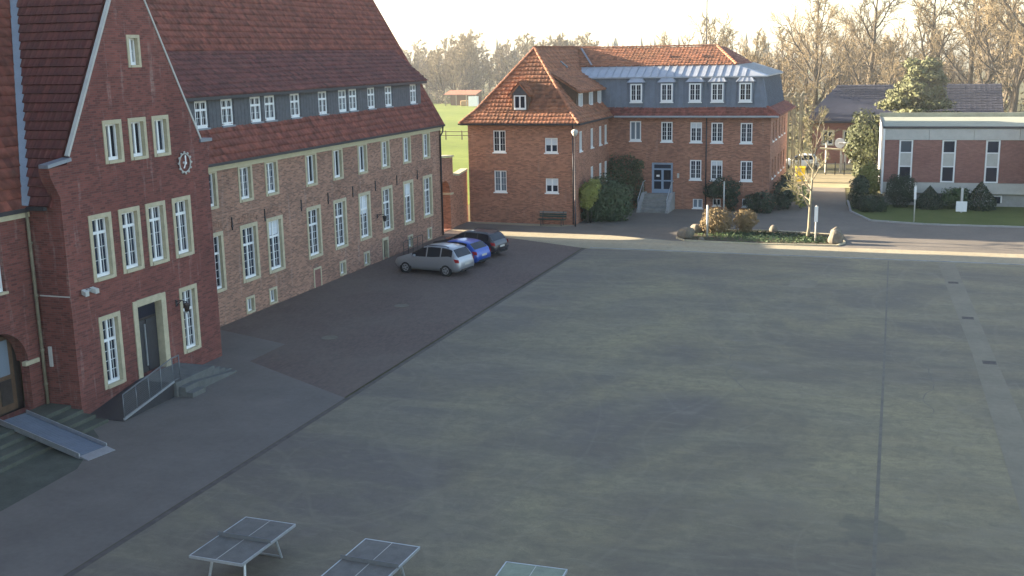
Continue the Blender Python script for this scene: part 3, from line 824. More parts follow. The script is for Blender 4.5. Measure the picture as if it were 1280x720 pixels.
b = MB(LO); b.prism([(-24.3, 33.52, -.05), (-24.3, 36.1, -.05), (-24.3, 36.1, .06), (-24.3, 33.52, .36)], (.25, 0, 0)); b.build('rubble_edge', M['stone_dark'], ld)
b = MB(LO)
for h in (.1, .95): b.tube([(-24.42, 29.8, h), (-24.42, 32.6, .52 + h), (-24.42, 33.0, .52 + h)], .022, 6)
for k in range(5):
    t = k / 4; y = 29.8 + 2.8 * t; b.tube([(-24.42, y, .02 + .5 * t), (-24.42, y, .97 + .5 * t)], .02, 6)
b.tube([(-24.42, 33.0, .55), (-24.42, 33.0, 1.5)], .022, 6)
b.build('railing', M['mesh'], ld, smooth=True)
b = MB(LO)
for k in range(48):
    t = k / 47; y = 29.82 + 2.76 * t; z = .1 + .5 * t
    b.tube([(-24.42, y, z), (-24.42, y, z + .83)], .006, 3, False)
for k in range(1, 13):
    b.tube([(-24.42, 29.82, .1 + .068 * k), (-24.42, 32.58, .6 + .068 * k)], .005, 3, False)
tag(b.build('railing_mesh', M['mesh'], ld), kind='stuff')
# ---- mossy steps in front of the porch
TO = (-25.5, 25, 0)
st = empty('porch_steps', TO, label='dark mossy stone steps leading up to the arched porch', cat='steps')
for i, (x, z) in enumerate(((-24.9, .12), (-25.4, .24), (-25.9, .36), (-26.4, .48))):
    x1 = (-25.4, -25.9, -26.4, LX)[i]
    b = MB(TO); b.box(x1 + (.002 if i < 3 else 0), x, 14, 29.56 - .001 * i, -.05, z); b.build('step', M['stone_moss'], st, bevel=.015)
# ---- portable metal ramp laid over the steps
RO = Vector((-25.05, 27.2, .22))
pr = empty('metal_ramp', RO, R(-11), label='portable grey metal wheelchair ramp lying over the porch steps', cat='ramp')
ang = math.atan2(.53, 3.7)
def rp(x, z): return (x * math.cos(ang) + 0, 0, z - x * math.tan(ang) * math.cos(ang))
b = MB(); z_ = lambda x: .075 - x * math.tan(ang)
b.hexa([(-2.05, -.48, z_(-2.05)), (1.75, -.48, z_(1.75)), (1.75, .48, z_(1.75)), (-2.05, .48, z_(-2.05)), (-2.05, -.48, z_(-2.05) + .03), (1.75, -.48, z_(1.75) + .03), (1.75, .48, z_(1.75) + .03), (-2.05, .48, z_(-2.05) + .03)]); b.build('deck', M['zinc_dark'], pr)
for s in (-1, 1):
    b = MB(); y0, y1 = s * .50, s * .54
    b.hexa([(-2.05, min(y0, y1), z_(-2.05) - .05), (1.75, min(y0, y1), z_(1.75) - .05), (1.75, max(y0, y1), z_(1.75) - .05), (-2.05, max(y0, y1), z_(-2.05) - .05), (-2.05, min(y0, y1), z_(-2.05) + .13), (1.75, min(y0, y1), z_(1.75) + .13), (1.75, max(y0, y1), z_(1.75) + .13), (-2.05, max(y0, y1), z_(-2.05) + .13)]); b.build('side_rail', M['steel'], pr)
b = MB(); b.hexa([(1.76, -.52, -.215), (2.15, -.52, -.215), (2.15, .52, -.215), (1.76, .52, -.215), (1.76, -.52, z_(1.75) + .04), (2.15, -.52, -.205), (2.15, .52, -.205), (1.76, .52, z_(1.75) + .04)]); b.build('lip_plate', M['steel'], pr)
b = MB()
for i in range(36):
    x = -2.0 + i * .105; b.box(x, x + .02, -.46, .46, z_(x) + .028, z_(x) + .038)
tag(b.build('tread_ribs', M['zinc_dark'], pr), kind='stuff')
# cellar stair rail beside the wing
cr = empty('cellar_railing', (-28.4, 61.6, 0), label='thin dark railing at the cellar steps beside parked cars', cat='railing')
b = MB()
for z in (.45, .95): b.tube([(.35, -.9, z), (.35, 2.0, z)], .02, 5)
b.build('rail', M['steel_dark'], cr)
for y in (-.9, -.2, .5, 1.2, 2.0):
    b = MB(); b.tube([(.35, y, 0), (.35, y, .97)], .018, 5); b.build('post', M['steel_dark'], cr)
# manhole covers
for i, (x, y, lab) in enumerate(((-23.08, 41.9, 'round iron manhole cover nearest the entrance gable'), (-22.65, 48.5, 'round iron manhole cover halfway to the parked cars'))):
    b = MB((x, y, 0))
    b.tube([(x, y, -.02), (x, y, .008)], .36, 20)
    tag(b.build('manhole_cover', M['tar'], None, (x, y, 0)), label=lab, cat='manhole')

for x, y, lab in ((3.05, 60.5, 'square iron gully grate on the yard nearest the verge'), (3.35, 52.5, 'square iron gully grate second from the verge'), (3.75, 45.0, 'square iron gully grate third from the verge')):
    b = MB(); b.box(-.25, .25, -.25, .25, -.02, .009)
    for k in range(5): b.box(-.2, .2, -.19 + k * .085, -.15 + k * .085, .0092, .0125)
    tag(b.build('gully_grate', M['gutter'], None, (x, y, 0)), label=lab, cat='drain', group='gully grates on the yard')

# ================================================================ annex (brick building with hipped wing and mansard)
AO = (-19, 82, 0)
annex = empty('annex_building', AO, label='brick annex with orange hipped roof wing and blue grey mansard storey', cat='building')
ax0, ax1, ay = -29.4, -21.4, 75.4
aw = [(-27.0, 5.08, .94, 1.56, 0), (-26.98, 2.22, .94, 1.56, 0), (-23.12, 5.08, .94, 1.06, .48), (-23.1, 2.24, .94, 1.04, .48)]
wall([(ax0, -.1), (ax1, -.1), (ax1, 7.1), (ax0, 7.1)], [(x - w_ / 2, x + w_ / 2, z, z + h_) for x, z, w_, h_, q in aw], PY(ay), .3, AO).build('wall', M['brick_annex'], annex)
for i, (x, z, w_, h_, q) in enumerate(aw):
    window(annex, AO, (x, ay, z), '-y', w_, h_, 0, cols=2 if q else 4, lower=2 if q else 3, upper=1, transom=False, depth=.08, sill=.07, smat='white', blind=q, gl='glass_pale' if i == 1 else 'glass')
# right flank of the wing
fy = [76.98, 80.07, 82.53, 84.2]
fh = [(y - .38, y + .38, 5.08, 6.5) for y in fy] + [(y - .38, y + .38, 2.2, 3.7) for y in fy[1:]]
wall([(ay, -.1), (85.2, -.1), (85.2, 7.1), (ay, 7.1)], fh, PX(ax1), .3, AO).build('wall', M['brick_annex'], annex)
for u0, u1, z0, z1 in fh: window(annex, AO, (ax1, (u0 + u1) / 2, z0), '+x', u1 - u0, z1 - z0, 0, cols=4, lower=3, upper=1, transom=False, depth=.06, sill=.06, smat='white')
b = MB(AO); b.poly([(ax0, 98, -.1), (ax0, ay, -.1), (ax0, ay, 7.1), (ax0, 98, 7.1)]); b.build('wall', M['brick_annex'], annex)
# main block
bx1, by0, by1 = -9.0, 85.0, 98.0
mw = [(-19.25, 5.2), (-16.8, 5.15), (-14.55, 5.12), (-12.97, 5.1), (-10.78, 5.08)]
lw = [(-14.55, 2.27), (-12.95, 2.25), (-10.72, 2.24)]
cw = [(-14.35, .08, .75, .72), (-12.9, .3, .6, .55), (-10.6, .28, .75, .62)]
mh = [(x - .44, x + .44, z, z + 1.52) for x, z in mw + lw] + [(x - w_ / 2, x + w_ / 2, z, z + h_) for x, z, w_, h_ in cw] + [(-17.95, -16.3, 1.2, 3.55)]
wall([(ax1 - .1, -.1), (bx1, -.1), (bx1, 7.1), (ax1 - .1, 7.1)], mh, PY(by0), .3, AO).build('wall', M['brick_annex'], annex)
for i, (x, z) in enumerate(mw + lw):
    window(annex, AO, (x, by0, z), '-y', .88, 1.52, 0, cols=2 if i == 0 else 4, lower=1 if i == 0 else 4, upper=1, transom=False, frame=.085, depth=.06, sill=.07, smat='white', gl='glass_pale' if i == 0 else 'glass', blind={2: .3, 6: .25}.get(i, 0))
for x, z, w_, h_ in cw: window(annex, AO, (x, by0, z), '-y', w_, h_, 0, cols=2, lower=1, upper=1, transom=False, frame=.05, depth=.06, sill=.05, smat='white', gl='glass_pale' if x < -14 else 'glass')
ry = [87.0, 88.9, 91.4, 93.4, 95.6]
rh = [(y - .4, y + .4, 5.1, 6.6) for y in ry] + [(y - .4, y + .4, 2.25, 3.77) for y in ry]
wall([(by0, -.1), (by1, -.1), (by1, 7.1), (by0, 7.1)], rh, PX(bx1), .3, AO).build('wall', M['brick_annex'], annex)
for u0, u1, z0, z1 in rh: window(annex, AO, (bx1, (u0 + u1) / 2, z0), '+x', .8, z1 - z0, 0, cols=4, lower=4, upper=1, transom=False, depth=.12, sill=.05, smat='white')
b = MB(AO); b.poly([(bx1, by1, -.1), (ax0, by1, -.1), (ax0, by1, 7.1), (bx1, by1, 7.1)]); b.build('wall', M['brick_annex'], annex)
# eaves
boxpart(annex, AO, 'eave_soffit', 'wood_brown', (ax0 - .42, ax1 + .42, ay - .42, ay + .1, 7.02, 7.12), (ax1 - .1, ax1 + .42, ay + .1, 84.55, 7.02, 7.12), (ax0 - .42, ax0 + .1, ay + .1, 97, 7.02, 7.12), (ax1 + .43, bx1 + .5, by0 - .45, by0 + .1, 7.0, 7.10), (bx1 - .1, bx1 + .5, by0 + .1, by1 + .4, 7.0, 7.10))
boxpart(annex, AO, 'eave_gutter', 'steel_dark', (ax0 - .55, ax1 + .56, ay - .55, ay - .43, 7.06, 7.17), (ax1 + .43, ax1 + .55, ay - .42, 84.3, 7.06, 7.17))
boxpart(annex, AO, 'eave_gutter', 'zinc', (ax1 + .6, bx1 + .62, by0 - .62, by0 - .48, 7.04, 7.16))
# hipped wing roof with a flared foot
e0 = (ax0 - .45, ax1 + .45, ay - .45, 7.15); e1 = (ax0 + .45, ax1 - .45, ay + .45, 8.0); ap = (-25.4, 79.0, 12.35)
T = M['tile_annex']
roof(annex, AO, [(e0[0], e0[2], e0[3]), (e0[1], e0[2], e0[3]), (e1[1], e1[2], e1[3]), (e1[0], e1[2], e1[3])], T, .28, .34)
roof(annex, AO, [(e1[0], e1[2], e1[3]), (e1[1], e1[2], e1[3]), ap], T, .28, .34)
roof(annex, AO, [(e0[1], e0[2], e0[3]), (e0[1], 85.6, e0[3]), (e1[1], 85.6, e1[3]), (e1[1], e1[2], e1[3])], T, .28, .34)
roof(annex, AO, [(e1[1], e1[2], e1[3]), (e1[1], 92, e1[3]), (ap[0], 92, ap[2]), ap], T, .28, .34)
roof(annex, AO, [(e0[0], e0[2], e0[3]), (e0[0], 98, e0[3]), (e1[0], 98, e1[3]), (e1[0], e1[2], e1[3])], T, .28, .34)
roof(annex, AO, [(e1[0], e1[2], e1[3]), (e1[0], 98, e1[3]), (ap[0], 98, ap[2]), ap], T, .28, .34)
for s in (0, 1):
    caps(annex, AO, (e0[s], e0[2], e0[3]), (e1[s], e1[2], e1[3]), T); caps(annex, AO, (e1[s], e1[2], e1[3]), ap, T)
caps(annex, AO, (ap[0], ap[1], ap[2] + .03), (ap[0], 91, ap[2] + .03), T, name='ridge_tiles')
# small gabled dormer on the hip
dm = boxpart(annex, AO, 'hip_dormer', 'wood_brown', (-26.14, -24.91, 75.80, 77.6, 7.9, 9.15))
dw_ = window(annex, AO, (-25.52, 75.80, 8.08), '-y', .9, 1.02, 0, cols=2, lower=1, upper=1, transom=False, frame=.08, depth=-.05, sill=None)
b = MB(AO); b.prism([(-26.17, 75.79, 9.14), (-24.88, 75.79, 9.14), (-25.52, 75.79, 9.86)], (0, 1.6, 0)); b.build('dormer_gable', M['slate'], annex)
roof(annex, AO, [(-26.35, 75.62, 9.06), (-26.35, 78.4, 9.06), (-25.52, 78.4, 10.0), (-25.52, 75.62, 10.0)], T, .28, .34, name='dormer_roof', thick=.08)
roof(annex, AO, [(-24.69, 75.62, 9.06), (-24.69, 78.4, 9.06), (-25.52, 78.4, 10.0), (-25.52, 75.62, 10.0)], T, .28, .34, name='dormer_roof', thick=.08)
# shed dormer with three windows on the right slope
b = MB(AO); b.prism([(-22.0, 78.0, 7.85), (-22.0, 78.0, 9.28), (-24.2, 78.0, 10.6), (-24.2, 78.0, 7.85)], (0, 7.2, 0)); b.build('side_dormer', M['wood_brown'], annex)
for y in (79.0, 81.9, 84.4): window(annex, AO, (-22.0, y, 8.02), '+x', .9, 1.1, 0, cols=2, lower=1, upper=1, transom=False, frame=.1, depth=-.05, sill=.0)
roof(annex, AO, [(-21.65, 77.8, 9.2), (-21.65, 85.4, 9.2), (-24.3, 85.4, 10.85), (-24.3, 77.8, 10.85)], T, .28, .34, name='dormer_roof', thick=.08)
# skirt roof below the mansard
roof(annex, AO, [(ax1 - 1, by0 - .5, 7.12), (bx1 + .6, by0 - .5, 7.12), (bx1 - .3, by0 + .25, 7.75), (ax1 - 1, by0 + .25, 7.75)], M['tile_lower'], .28, .34, name='skirt_roof')
roof(annex, AO, [(bx1 + .6, by0 - .5, 7.12), (bx1 + .6, by1 + .5, 7.12), (bx1 - .3, by1 - .3, 7.75), (bx1 - .3, by0 + .25, 7.75)], M['tile_lower'], .28, .34, name='skirt_roof')
caps(annex, AO, (bx1 + .6, by0 - .5, 7.14), (bx1 - .3, by0 + .25, 7.77), M['tile_lower'])
# mansard storey in blue grey sheet with standing seams
mx0, mx1 = -24.2, bx1 - .32
mb, mt = 7.72, 10.08
b = MB(AO)
b.poly([(mx0, by0 + .2, mb), (mx1, by0 + .2, mb), (mx1 - .42, by0 + .42, mt), (mx0, by0 + .42, mt)])
b.poly([(mx1, by0 + .2, mb), (mx1, by1 - .3, mb), (mx1 - .42, by1 - .55, mt), (mx1 - .42, by0 + .42, mt)])
b.poly([(mx1, by1 - .3, mb), (mx0, by1 - .3, mb), (mx0, by1 - .55, mt), (mx1 - .42, by1 - .55, mt)])
b.build('mansard_cladding', M['zinc_dark'], annex)
ddx = [-19.2, -16.83, -14.67, -13.0, -10.92]
for i in range(29):
    x = -22.2 + i * .44
    if any(abs(x - q) < .5 for q in ddx): continue
    b = MB(AO); b.hexa([(x, by0 + .15, mb), (x + .03, by0 + .15, mb), (x + .03, by0 + .23, mb), (x, by0 + .23, mb), (x, by0 + .37, mt), (x + .03, by0 + .37, mt), (x + .03, by0 + .45, mt), (x, by0 + .45, mt)]); b.build('standing_seam', M['zinc_dark'], annex)
for i in range(27):
    y = by0 + .6 + i * .45
    b = MB(AO); b.hexa([(mx1 - .03, y, mb), (mx1 + .05, y, mb), (mx1 + .05, y + .03, mb), (mx1 - .03, y + .03, mb), (mx1 - .45, y, mt), (mx1 - .37, y, mt), (mx1 - .37, y + .03, mt), (mx1 - .45, y + .03, mt)]); b.build('standing_seam', M['zinc_dark'], annex)
b = MB(AO); b.tube([(mx1, by0 + .2, mb), (mx1 - .42, by0 + .42, mt)], .05, 6); b.build('corner_seam', M['zinc_dark'], annex)
# zinc roof above it
zy0, zz0, zy1, zz1 = by0 + .12, 10.06, by0 + 1.9, 10.86
zx0, zx1 = mx1 - .12, -11.9
b = MB(AO)
b.poly([(mx0, zy0, zz0), (zx0, zy0, zz0), (zx1, zy1, zz1), (mx0, zy1, zz1)])
b.poly([(zx0, zy0, zz0), (zx0, by1 - .3, zz0), (zx1, 96.1, zz1), (zx1, zy1, zz1)])
b.poly([(zx0, by1 - .3, zz0), (mx0, by1 - .3, zz0), (mx0, 96.1, zz1), (zx1, 96.1, zz1)])
b.box(mx0, zx0 - .003, zy0 - .005, zy0 + .08, zz0 - .1, zz0 - .004); b.box(zx0 - .08, zx0, zy0, by1 - .3, zz0 - .1, zz0 - .004)
zr = b.build('zinc_roof', M['zinc'], annex)
for i in range(22):
    x = -23.6 + i * .6
    if x > zx1 + .05: 
        t = (zx0 - x) / (zx0 - zx1); ye, ze = zy0 + (zy1 - zy0) * t, zz0 + (zz1 - zz0) * t
    else: ye, ze = zy1, zz1
    b = MB(AO); b.hexa([(x, zy0, zz0), (x + .04, zy0, zz0), (x + .04, ye, ze), (x, ye, ze), (x, zy0, zz0 + .06), (x + .04, zy0, zz0 + .06), (x + .04, ye, ze + .06), (x, ye, ze + .06)]); b.build('roof_seam', M['zinc'], annex)
for i in range(18):
    y = zy0 + 2.0 + i * .6
    b = MB(AO); b.hexa([(zx0, y, zz0), (zx0, y + .04, zz0), (zx1, y + .04, zz1), (zx1, y, zz1), (zx0, y, zz0 + .06), (zx0, y + .04, zz0 + .06), (zx1, y + .04, zz1 + .06), (zx1, y, zz1 + .06)]); b.build('roof_seam', M['zinc'], annex)
# tile crown with a flat top
roof(annex, AO, [(-25.4, zy1 - .05, zz1 + .02), (zx1 + .05, zy1 - .05, zz1 + .02), (-13.9, 90.3, 12.27), (-25.4, 90.3, 12.27)], T, .28, .34, name='crown_roof')
roof(annex, AO, [(zx1 + .05, zy1 - .05, zz1 + .02), (zx1 + .05, 96.1, zz1 + .02), (-13.9, 93.6, 12.27), (-13.9, 90.3, 12.27)], M['tile_lower'], .28, .34, name='crown_roof')
b = MB(AO); b.poly([(-25.4, 90.3, 12.25), (-13.9, 90.3, 12.25), (-13.9, 93.6, 12.25), (-25.4, 93.6, 12.25)]); b.poly([(-25.4, 93.6, 12.25), (-13.9, 93.6, 12.25), (zx1, 96.1, zz1), (-25.4, 96.1, zz1)]); b.build('flat_roof', M['zinc_dark'], annex)
caps(annex, AO, (-25.4, 90.3, 12.31), (-13.9, 90.3, 12.31), T, name='ridge_tiles'); caps(annex, AO, (zx1 + .05, zy1 - .05, zz1 + .03), (-13.9, 90.3, 12.3), T)
b = MB(AO); b.tube([(-24.9, 90.0, 12.28), (-23.2, 86.9, 10.95)], .08, 5); b.build('valley_flashing', M['lead'], annex)
b = MB(AO); b.tube([(-24.5, 82.5, 11.35), (-24.1, 83.0, 10.9)], .08, 5); b.build('roof_hatch', M['lead'], annex)
for x in (-17.2, -14.7):
    b = MB(AO); b.prism([(x - .12, 88.0, 11.35), (x + .12, 88.0, 11.35), (x, 88.0, 11.65)], (0, .5, .1)); b.build('roof_vent', T, annex)
# mansard dormer windows with little zinc hoods
for x in ddx:
    yf = by0 + .02
    d_ = boxpart(annex, AO, 'mansard_dormer', 'zinc_dark', (x - .56, x + .56, yf, by0 + 1.0, 8.08, 9.66))
    window(annex, AO, (x, yf, 8.16), '-y', .92, 1.4, 0, cols=4, lower=3, upper=1, transom=False, frame=.1, depth=-.05, sill=.06, smat='white')
    b = MB(AO); h0, h1 = 9.66, 10.14
    b.poly([(x - .72, yf - .2, h0), (x + .72, yf - .2, h0), (x + .3, yf + .3, h1), (x - .3, yf + .3, h1)])
    b.poly([(x + .72, yf - .2, h0), (x + .72, yf + .9, h0), (x + .3, yf + .9, h1), (x + .3, yf + .3, h1)])
    b.poly([(x - .72, yf + .9, h0), (x - .72, yf - .2, h0), (x - .3, yf + .3, h1), (x - .3, yf + .9, h1)])
    b.poly([(x - .3, yf + .3, h1), (x + .3, yf + .3, h1), (x + .3, yf + .9, h1), (x - .3, yf + .9, h1)])
    b.poly([(x - .72, yf - .2, h0 - .01), (x - .72, yf + .9, h0 - .01), (x + .72, yf + .9, h0 - .01), (x + .72, yf - .2, h0 - .01)])
    hd = b.build('dormer_hood', M['zinc'], annex)
    for s in (-.42, -.14, .14, .42):
        c = MB(AO); c.tube([(x + s * 1.5, yf - .2, h0 + .015), (x + s * .62, yf + .3, h1 + .015)], .018, 4); c.build('hood_seam', M['zinc'], annex)
# entrance door and steps
d_ = boxpart(annex, AO, 'entrance_door', 'blue_frame', (-17.94, -17.78, by0 + .05, by0 + .2, 1.2, 3.54), (-16.46, -16.31, by0 + .05, by0 + .2, 1.2, 3.54), (-17.78, -16.46, by0 + .05, by0 + .2, 3.4, 3.54), (-17.78, -16.46, by0 + .05, by0 + .2, 2.98, 3.1), (-17.2, -17.03, by0 + .05, by0 + .2, 1.2, 2.98), (-17.78, -17.2, by0 + .05, by0 + .2, 1.2, 1.5), (-17.03, -16.46, by0 + .05, by0 + .2, 1.2, 1.5), (-17.78, -17.2, by0 + .06, by0 + .19, 2.1, 2.2), (-17.03, -16.46, by0 + .06, by0 + .19, 2.1, 2.2))
for x0, x1, z0, z1 in ((-17.78, -17.2, 1.5, 2.1), (-17.03, -16.46, 1.5, 2.1), (-17.78, -17.2, 2.2, 2.98), (-17.03, -16.46, 2.2, 2.98), (-17.78, -16.46, 3.1, 3.4)):
    boxpart(d_, AO, 'door_pane', 'glass', (x0, x1, by0 + .12, by0 + .14, z0, z1))
boxpart(d_, AO, 'notice_sheet', 'white', (-17.6, -17.35, by0 + .105, by0 + .118, 2.45, 2.6))
boxpart(annex, AO, 'wall_lamp', 'offwhite', (-15.95, -15.8, by0 - .12, by0 - .002, 2.4, 2.75))
boxpart(annex, AO, 'wall_box', 'white', (-9.95, -9.45, by0 - .3, by0 - .004, .25, .75))
for k in range(7):
    b = MB(AO); b.box(-18.3, -16.35, by0 - .9 - .27 * (6 - k) , by0 - .002 - .001 * k, -.05 if k == 0 else .171 * k, .171 * (k + 1) - .002); b.build('step', M['stone'], annex)
for x in (-18.55, -16.34):
    b = MB(AO); b.prism([(x, by0 - 2.7, -.05), (x, by0 - .9, -.05), (x, by0 - .003, -.05), (x, by0 - .003, 1.3), (x, by0 - .9, 1.3), (x, by0 - 2.7, .2)], (.24, 0, 0)); b.build('stair_cheek', M['concrete'], annex)
for x in (-18.43, -16.22):
    b = MB(AO); b.tube([(x, by0 - 2.65, .2), (x, by0 - 2.65, 1.05), (x, by0 - .85, 2.15), (x, by0 - .1, 2.15)], .03, 6); b.tube([(x, by0 - .85, 1.3), (x, by0 - .85, 2.15)], .025, 6); b.build('handrail', M['steel'], annex, smooth=True)
# flagpole mast behind the ridge
b = MB(AO); b.tube([(-14.9, 91.2, 12.2), (-14.9, 91.2, 16.5)], .05, 6); b.build('antenna_mast', M['steel_dark'], annex)
# downpipes
for x, y in ((ax1 - .12, ay - .08), (-13.75, by0 - .08)):
    b = MB(AO); b.tube([(x, y, 7.05), (x, y, .05)], .05, 6); b.build('downpipe', M['steel_dark'], annex, smooth=True)

# ================================================================ flat roofed building at the right
fr_ = empty('flat_roof_building', (-.95, 90.0, 0), R(2.2), label='low flat roofed building with brick panels and white window strips', cat='building')
LEN, DEP = 31.5, 13.0
cols = [1.55 + 3.06 * i for i in range(10)]
boxpart(fr_, (0, 0, 0), 'plinth', 'concrete', (.25, LEN, .4, DEP, -.05, .95))
x = 0.0
edges = []
for c in cols: edges.append((x + .0, c - .5)); x = c + .5
edges.append((x, LEN))
for a, c in edges: boxpart(fr_, (0, 0, 0), 'brick_panel', 'brick_panel', (a + .01, c - .01, 0, .3, 1.82, 5.02))
b = MB(); b.prism([(0, .25, .9), (0, 0.0, 1.0), (0, -.04, 1.8), (0, .3, 1.815), (0, .3, .9)], (LEN, 0, 0)); b.build('concrete_apron', M['offwhite'], fr_)
for k in range(10): boxpart(fr_, (0, 0, 0), 'fascia_panel', 'offwhite', (k * 3.15 + .012, (k + 1) * 3.15 - .012, -.05, .3, 5.03, 5.88))
boxpart(fr_, (0, 0, 0), 'end_wall', 'white', (-.12, -.004, -.06, DEP, .9, 5.88))
boxpart(fr_, (0, 0, 0), 'roof_edge', 'steel_dark', (-.18, LEN, -.12, -.02, 5.885, 6.05), (-.18, -.08, -.02, DEP, 5.885, 6.05))
boxpart(fr_, (0, 0, 0), 'roof', 'gravel_roof', (-.1, LEN, -.015, DEP, 5.89, 6.0))
boxpart(fr_, (0, 0, 0), 'roof_rim', 'gravel_roof', (-.18, LEN, DEP + .001, DEP + .2, 5.7, 6.35))
for c in cols:
    ws = boxpart(fr_, (0, 0, 0), 'window_strip', 'white', (c - .49, c - .38, .02, .2, 1.83, 5.015), (c + .38, c + .49, .02, .2, 1.83, 5.015), (c - .38, c + .38, .02, .2, 4.93, 5.015), (c - .38, c + .38, .02, .2, 1.83, 1.93), (c - .38, c + .38, .03, .2, 2.98, 3.06), (c - .38, c + .38, .03, .2, 4.02, 4.1))
    boxpart(ws, (0, 0, 0), 'infill_panel', 'offwhite', (c - .38, c + .38, .08, .2, 3.06, 4.02))
    boxpart(ws, (0, 0, 0), 'pane', 'glass_pale' if c < 2 else 'glass', (c - .38, c + .38, .1, .2, 4.1, 4.93)); boxpart(ws, (0, 0, 0), 'pane', 'glass', (c - .38, c + .38, .1, .2, 1.93, 2.98))
    cb_ = boxpart(fr_, (0, 0, 0), 'cellar_window', 'white', (c + .1, c + .2, .33, .42, .3, .85), (c + .8, c + .9, .33, .42, .3, .85), (c + .2, c + .8, .33, .42, .77, .85))
    boxpart(cb_, (0, 0, 0), 'pane', 'glass', (c + .2, c + .8, .37, .41, .25, .77))
# ================================================================ barn-like house behind
BO = (0, 126, 0)
barn = empty('dark_roofed_house', BO, label='long brick house with dark grey hipped roof behind flat roofed building', cat='building')
hx0, hx1, hy0, hy1, ez, rz_ = -8.6, 9.8, 122, 134, 4.5, 7.9
bwx = [-7.0, -4.9, -2.8, -.5, 2, 5, 8]
wall([(hx0, -.1), (hx1, -.1), (hx1, ez), (hx0, ez)], [(x - .5, x + .5, 2.0, 3.4) for x in bwx], PY(hy0), .25, BO).build('wall', M['brick_far'], barn)
for x in bwx: window(barn, BO, (x, hy0, 2.0), '-y', 1.0, 1.4, .14, cols=2, lower=1, upper=1, transom=False, depth=.1)
b = MB(BO); b.poly([(hx1, hy0, -.1), (hx1, hy1, -.1), (hx1, hy1, ez), (hx1, 128, rz_ - .2), (hx1, hy0, ez)]); b.build('wall', M['brick_far'], barn)
b = MB(BO); b.poly([(hx0, hy1, -.1), (hx0, hy0, -.1), (hx0, hy0, ez), (hx0, hy1, ez)]); b.build('wall', M['brick_far'], barn)
roof(barn, BO, [(hx0 - .5, hy0 - .5, ez - .1), (hx1, hy0 - .5, ez - .1), (hx1, 128, rz_), (-6.6, 128, rz_), (hx0 - .2, hy0 + .6, ez + .9)], M['tile_barn'], .5, .5)
b = MB(BO); b.poly([(hx0 - .5, hy1 + .5, ez - .1), (hx0 - .5, hy0 - .5, ez - .1), (-6.6, 128, rz_)]); b.poly([(hx1, hy1 + .5, ez - .1), (hx0 - .5, hy1 + .5, ez - .1), (-6.6, 128, rz_), (hx1, 128, rz_)]); b.build('hip_roof', M['tile_barn'], barn)
# ================================================================ field shed
HO = (-98, 252, 0)
shed = empty('field_shed', HO, label='small open shed with red roof and white end box on the meadow', cat='shed')
b = MB(HO); b.prism([(-103.2, 249.2, 2.6), (-94.9, 249.2, 2.6), (-94.9, 253.5, 3.5), (-103.2, 253.5, 3.5)], (0, 0, .12)); b.build('roof', M['tile_annex'], shed)
boxpart(shed, HO, 'back_wall', 'wood_brown', (-103, -95, 253.2, 253.4, 0, 3.3))
for x in (-102.9, -100.2, -97.6, -95.2): boxpart(shed, HO, 'post', 'bark_pale', (x, x + .2, 249.5, 249.7, 0, 2.65))
boxpart(shed, HO, 'white_box', 'white', (-96.6, -94.3, 248.6, 249.4, 0, 2.3))
boxpart(shed, HO, 'hay_stack', 'leaf_tan', (-99.4, -97.2, 250.2, 252, 0, 1.3), bevel=.25)
# ================================================================ garden wall with arched gate between school and annex
GO = (-29.3, 72, 0)
gwl = empty('arched_gate_wall', GO, label='aged brick garden wall with arched gateway between school and annex', cat='wall')
gx = -29.75
pts_z = [(69.05, 5.25), (72.2, 5.0)]
wall([(69.05, -.1), (72.3, -.1), (72.3, 5.0), (69.05, 5.2)], [(69.8, 71.7, .02, 3.5)], PX(gx + .35), .7, GO).build('wall', M['brick_annex'], gwl)
b = MB(GO); b.poly([(gx - .35, 69.05, 3.5), (gx - .35, 72.3, 3.5), (gx - .35, 72.3, 5.0), (gx - .35, 69.05, 5.2)]); b.build('wall', M['brick_annex'], gwl)
b = MB(GO); rr, cy_, zs = .95, 70.75, 2.55
for sg in (-1, 1):
    arc = [(gx + .352, cy_ + sg * rr * math.sin(t), zs + rr * math.cos(t)) for t in [math.pi / 2 * i / 8 for i in range(9)]]
    for a, c in zip(arc, arc[1:]):
        b.poly([a, c, (gx + .352, cy_ + sg * rr, c[2]), (gx + .352, cy_ + sg * rr, a[2])]); b.poly([a, c, (gx - .35, c[1], c[2]), (gx - .35, a[1], a[2])])
b.build('arch', M['brick_annex'], gwl)
boxpart(gwl, GO, 'impost', 'sandstone', (gx - .36, gx + .40, 71.65, 72.2, 2.42, 2.56))
b = MB(GO); b.prism([(gx - .42, 69.05, 5.22), (gx - .42, 72.38, 5.02), (gx - .42, 72.38, 5.14), (gx - .42, 69.05, 5.34)], (.84, 0, 0)); b.build('coping', M['sandstone'], gwl)
b = MB(GO); b.prism([(gx - .2, 72.3, -.1), (gx - .2, 75.38, -.1), (gx - .2, 75.38, 3.75), (gx - .2, 73.6, 3.55), (gx - .2, 72.3, 3.75)], (.4, 0, 0)); b.build('wall', M['brick_annex'], gwl)
b = MB(GO); b.prism([(gx - .27, 72.3, 3.76), (gx - .27, 73.6, 3.56), (gx - .27, 75.38, 3.76), (gx - .27, 75.38, 3.9), (gx - .27, 73.6, 3.7), (gx - .27, 72.3, 3.9)], (.54, 0, 0)); b.build('coping', M['sandstone'], gwl)

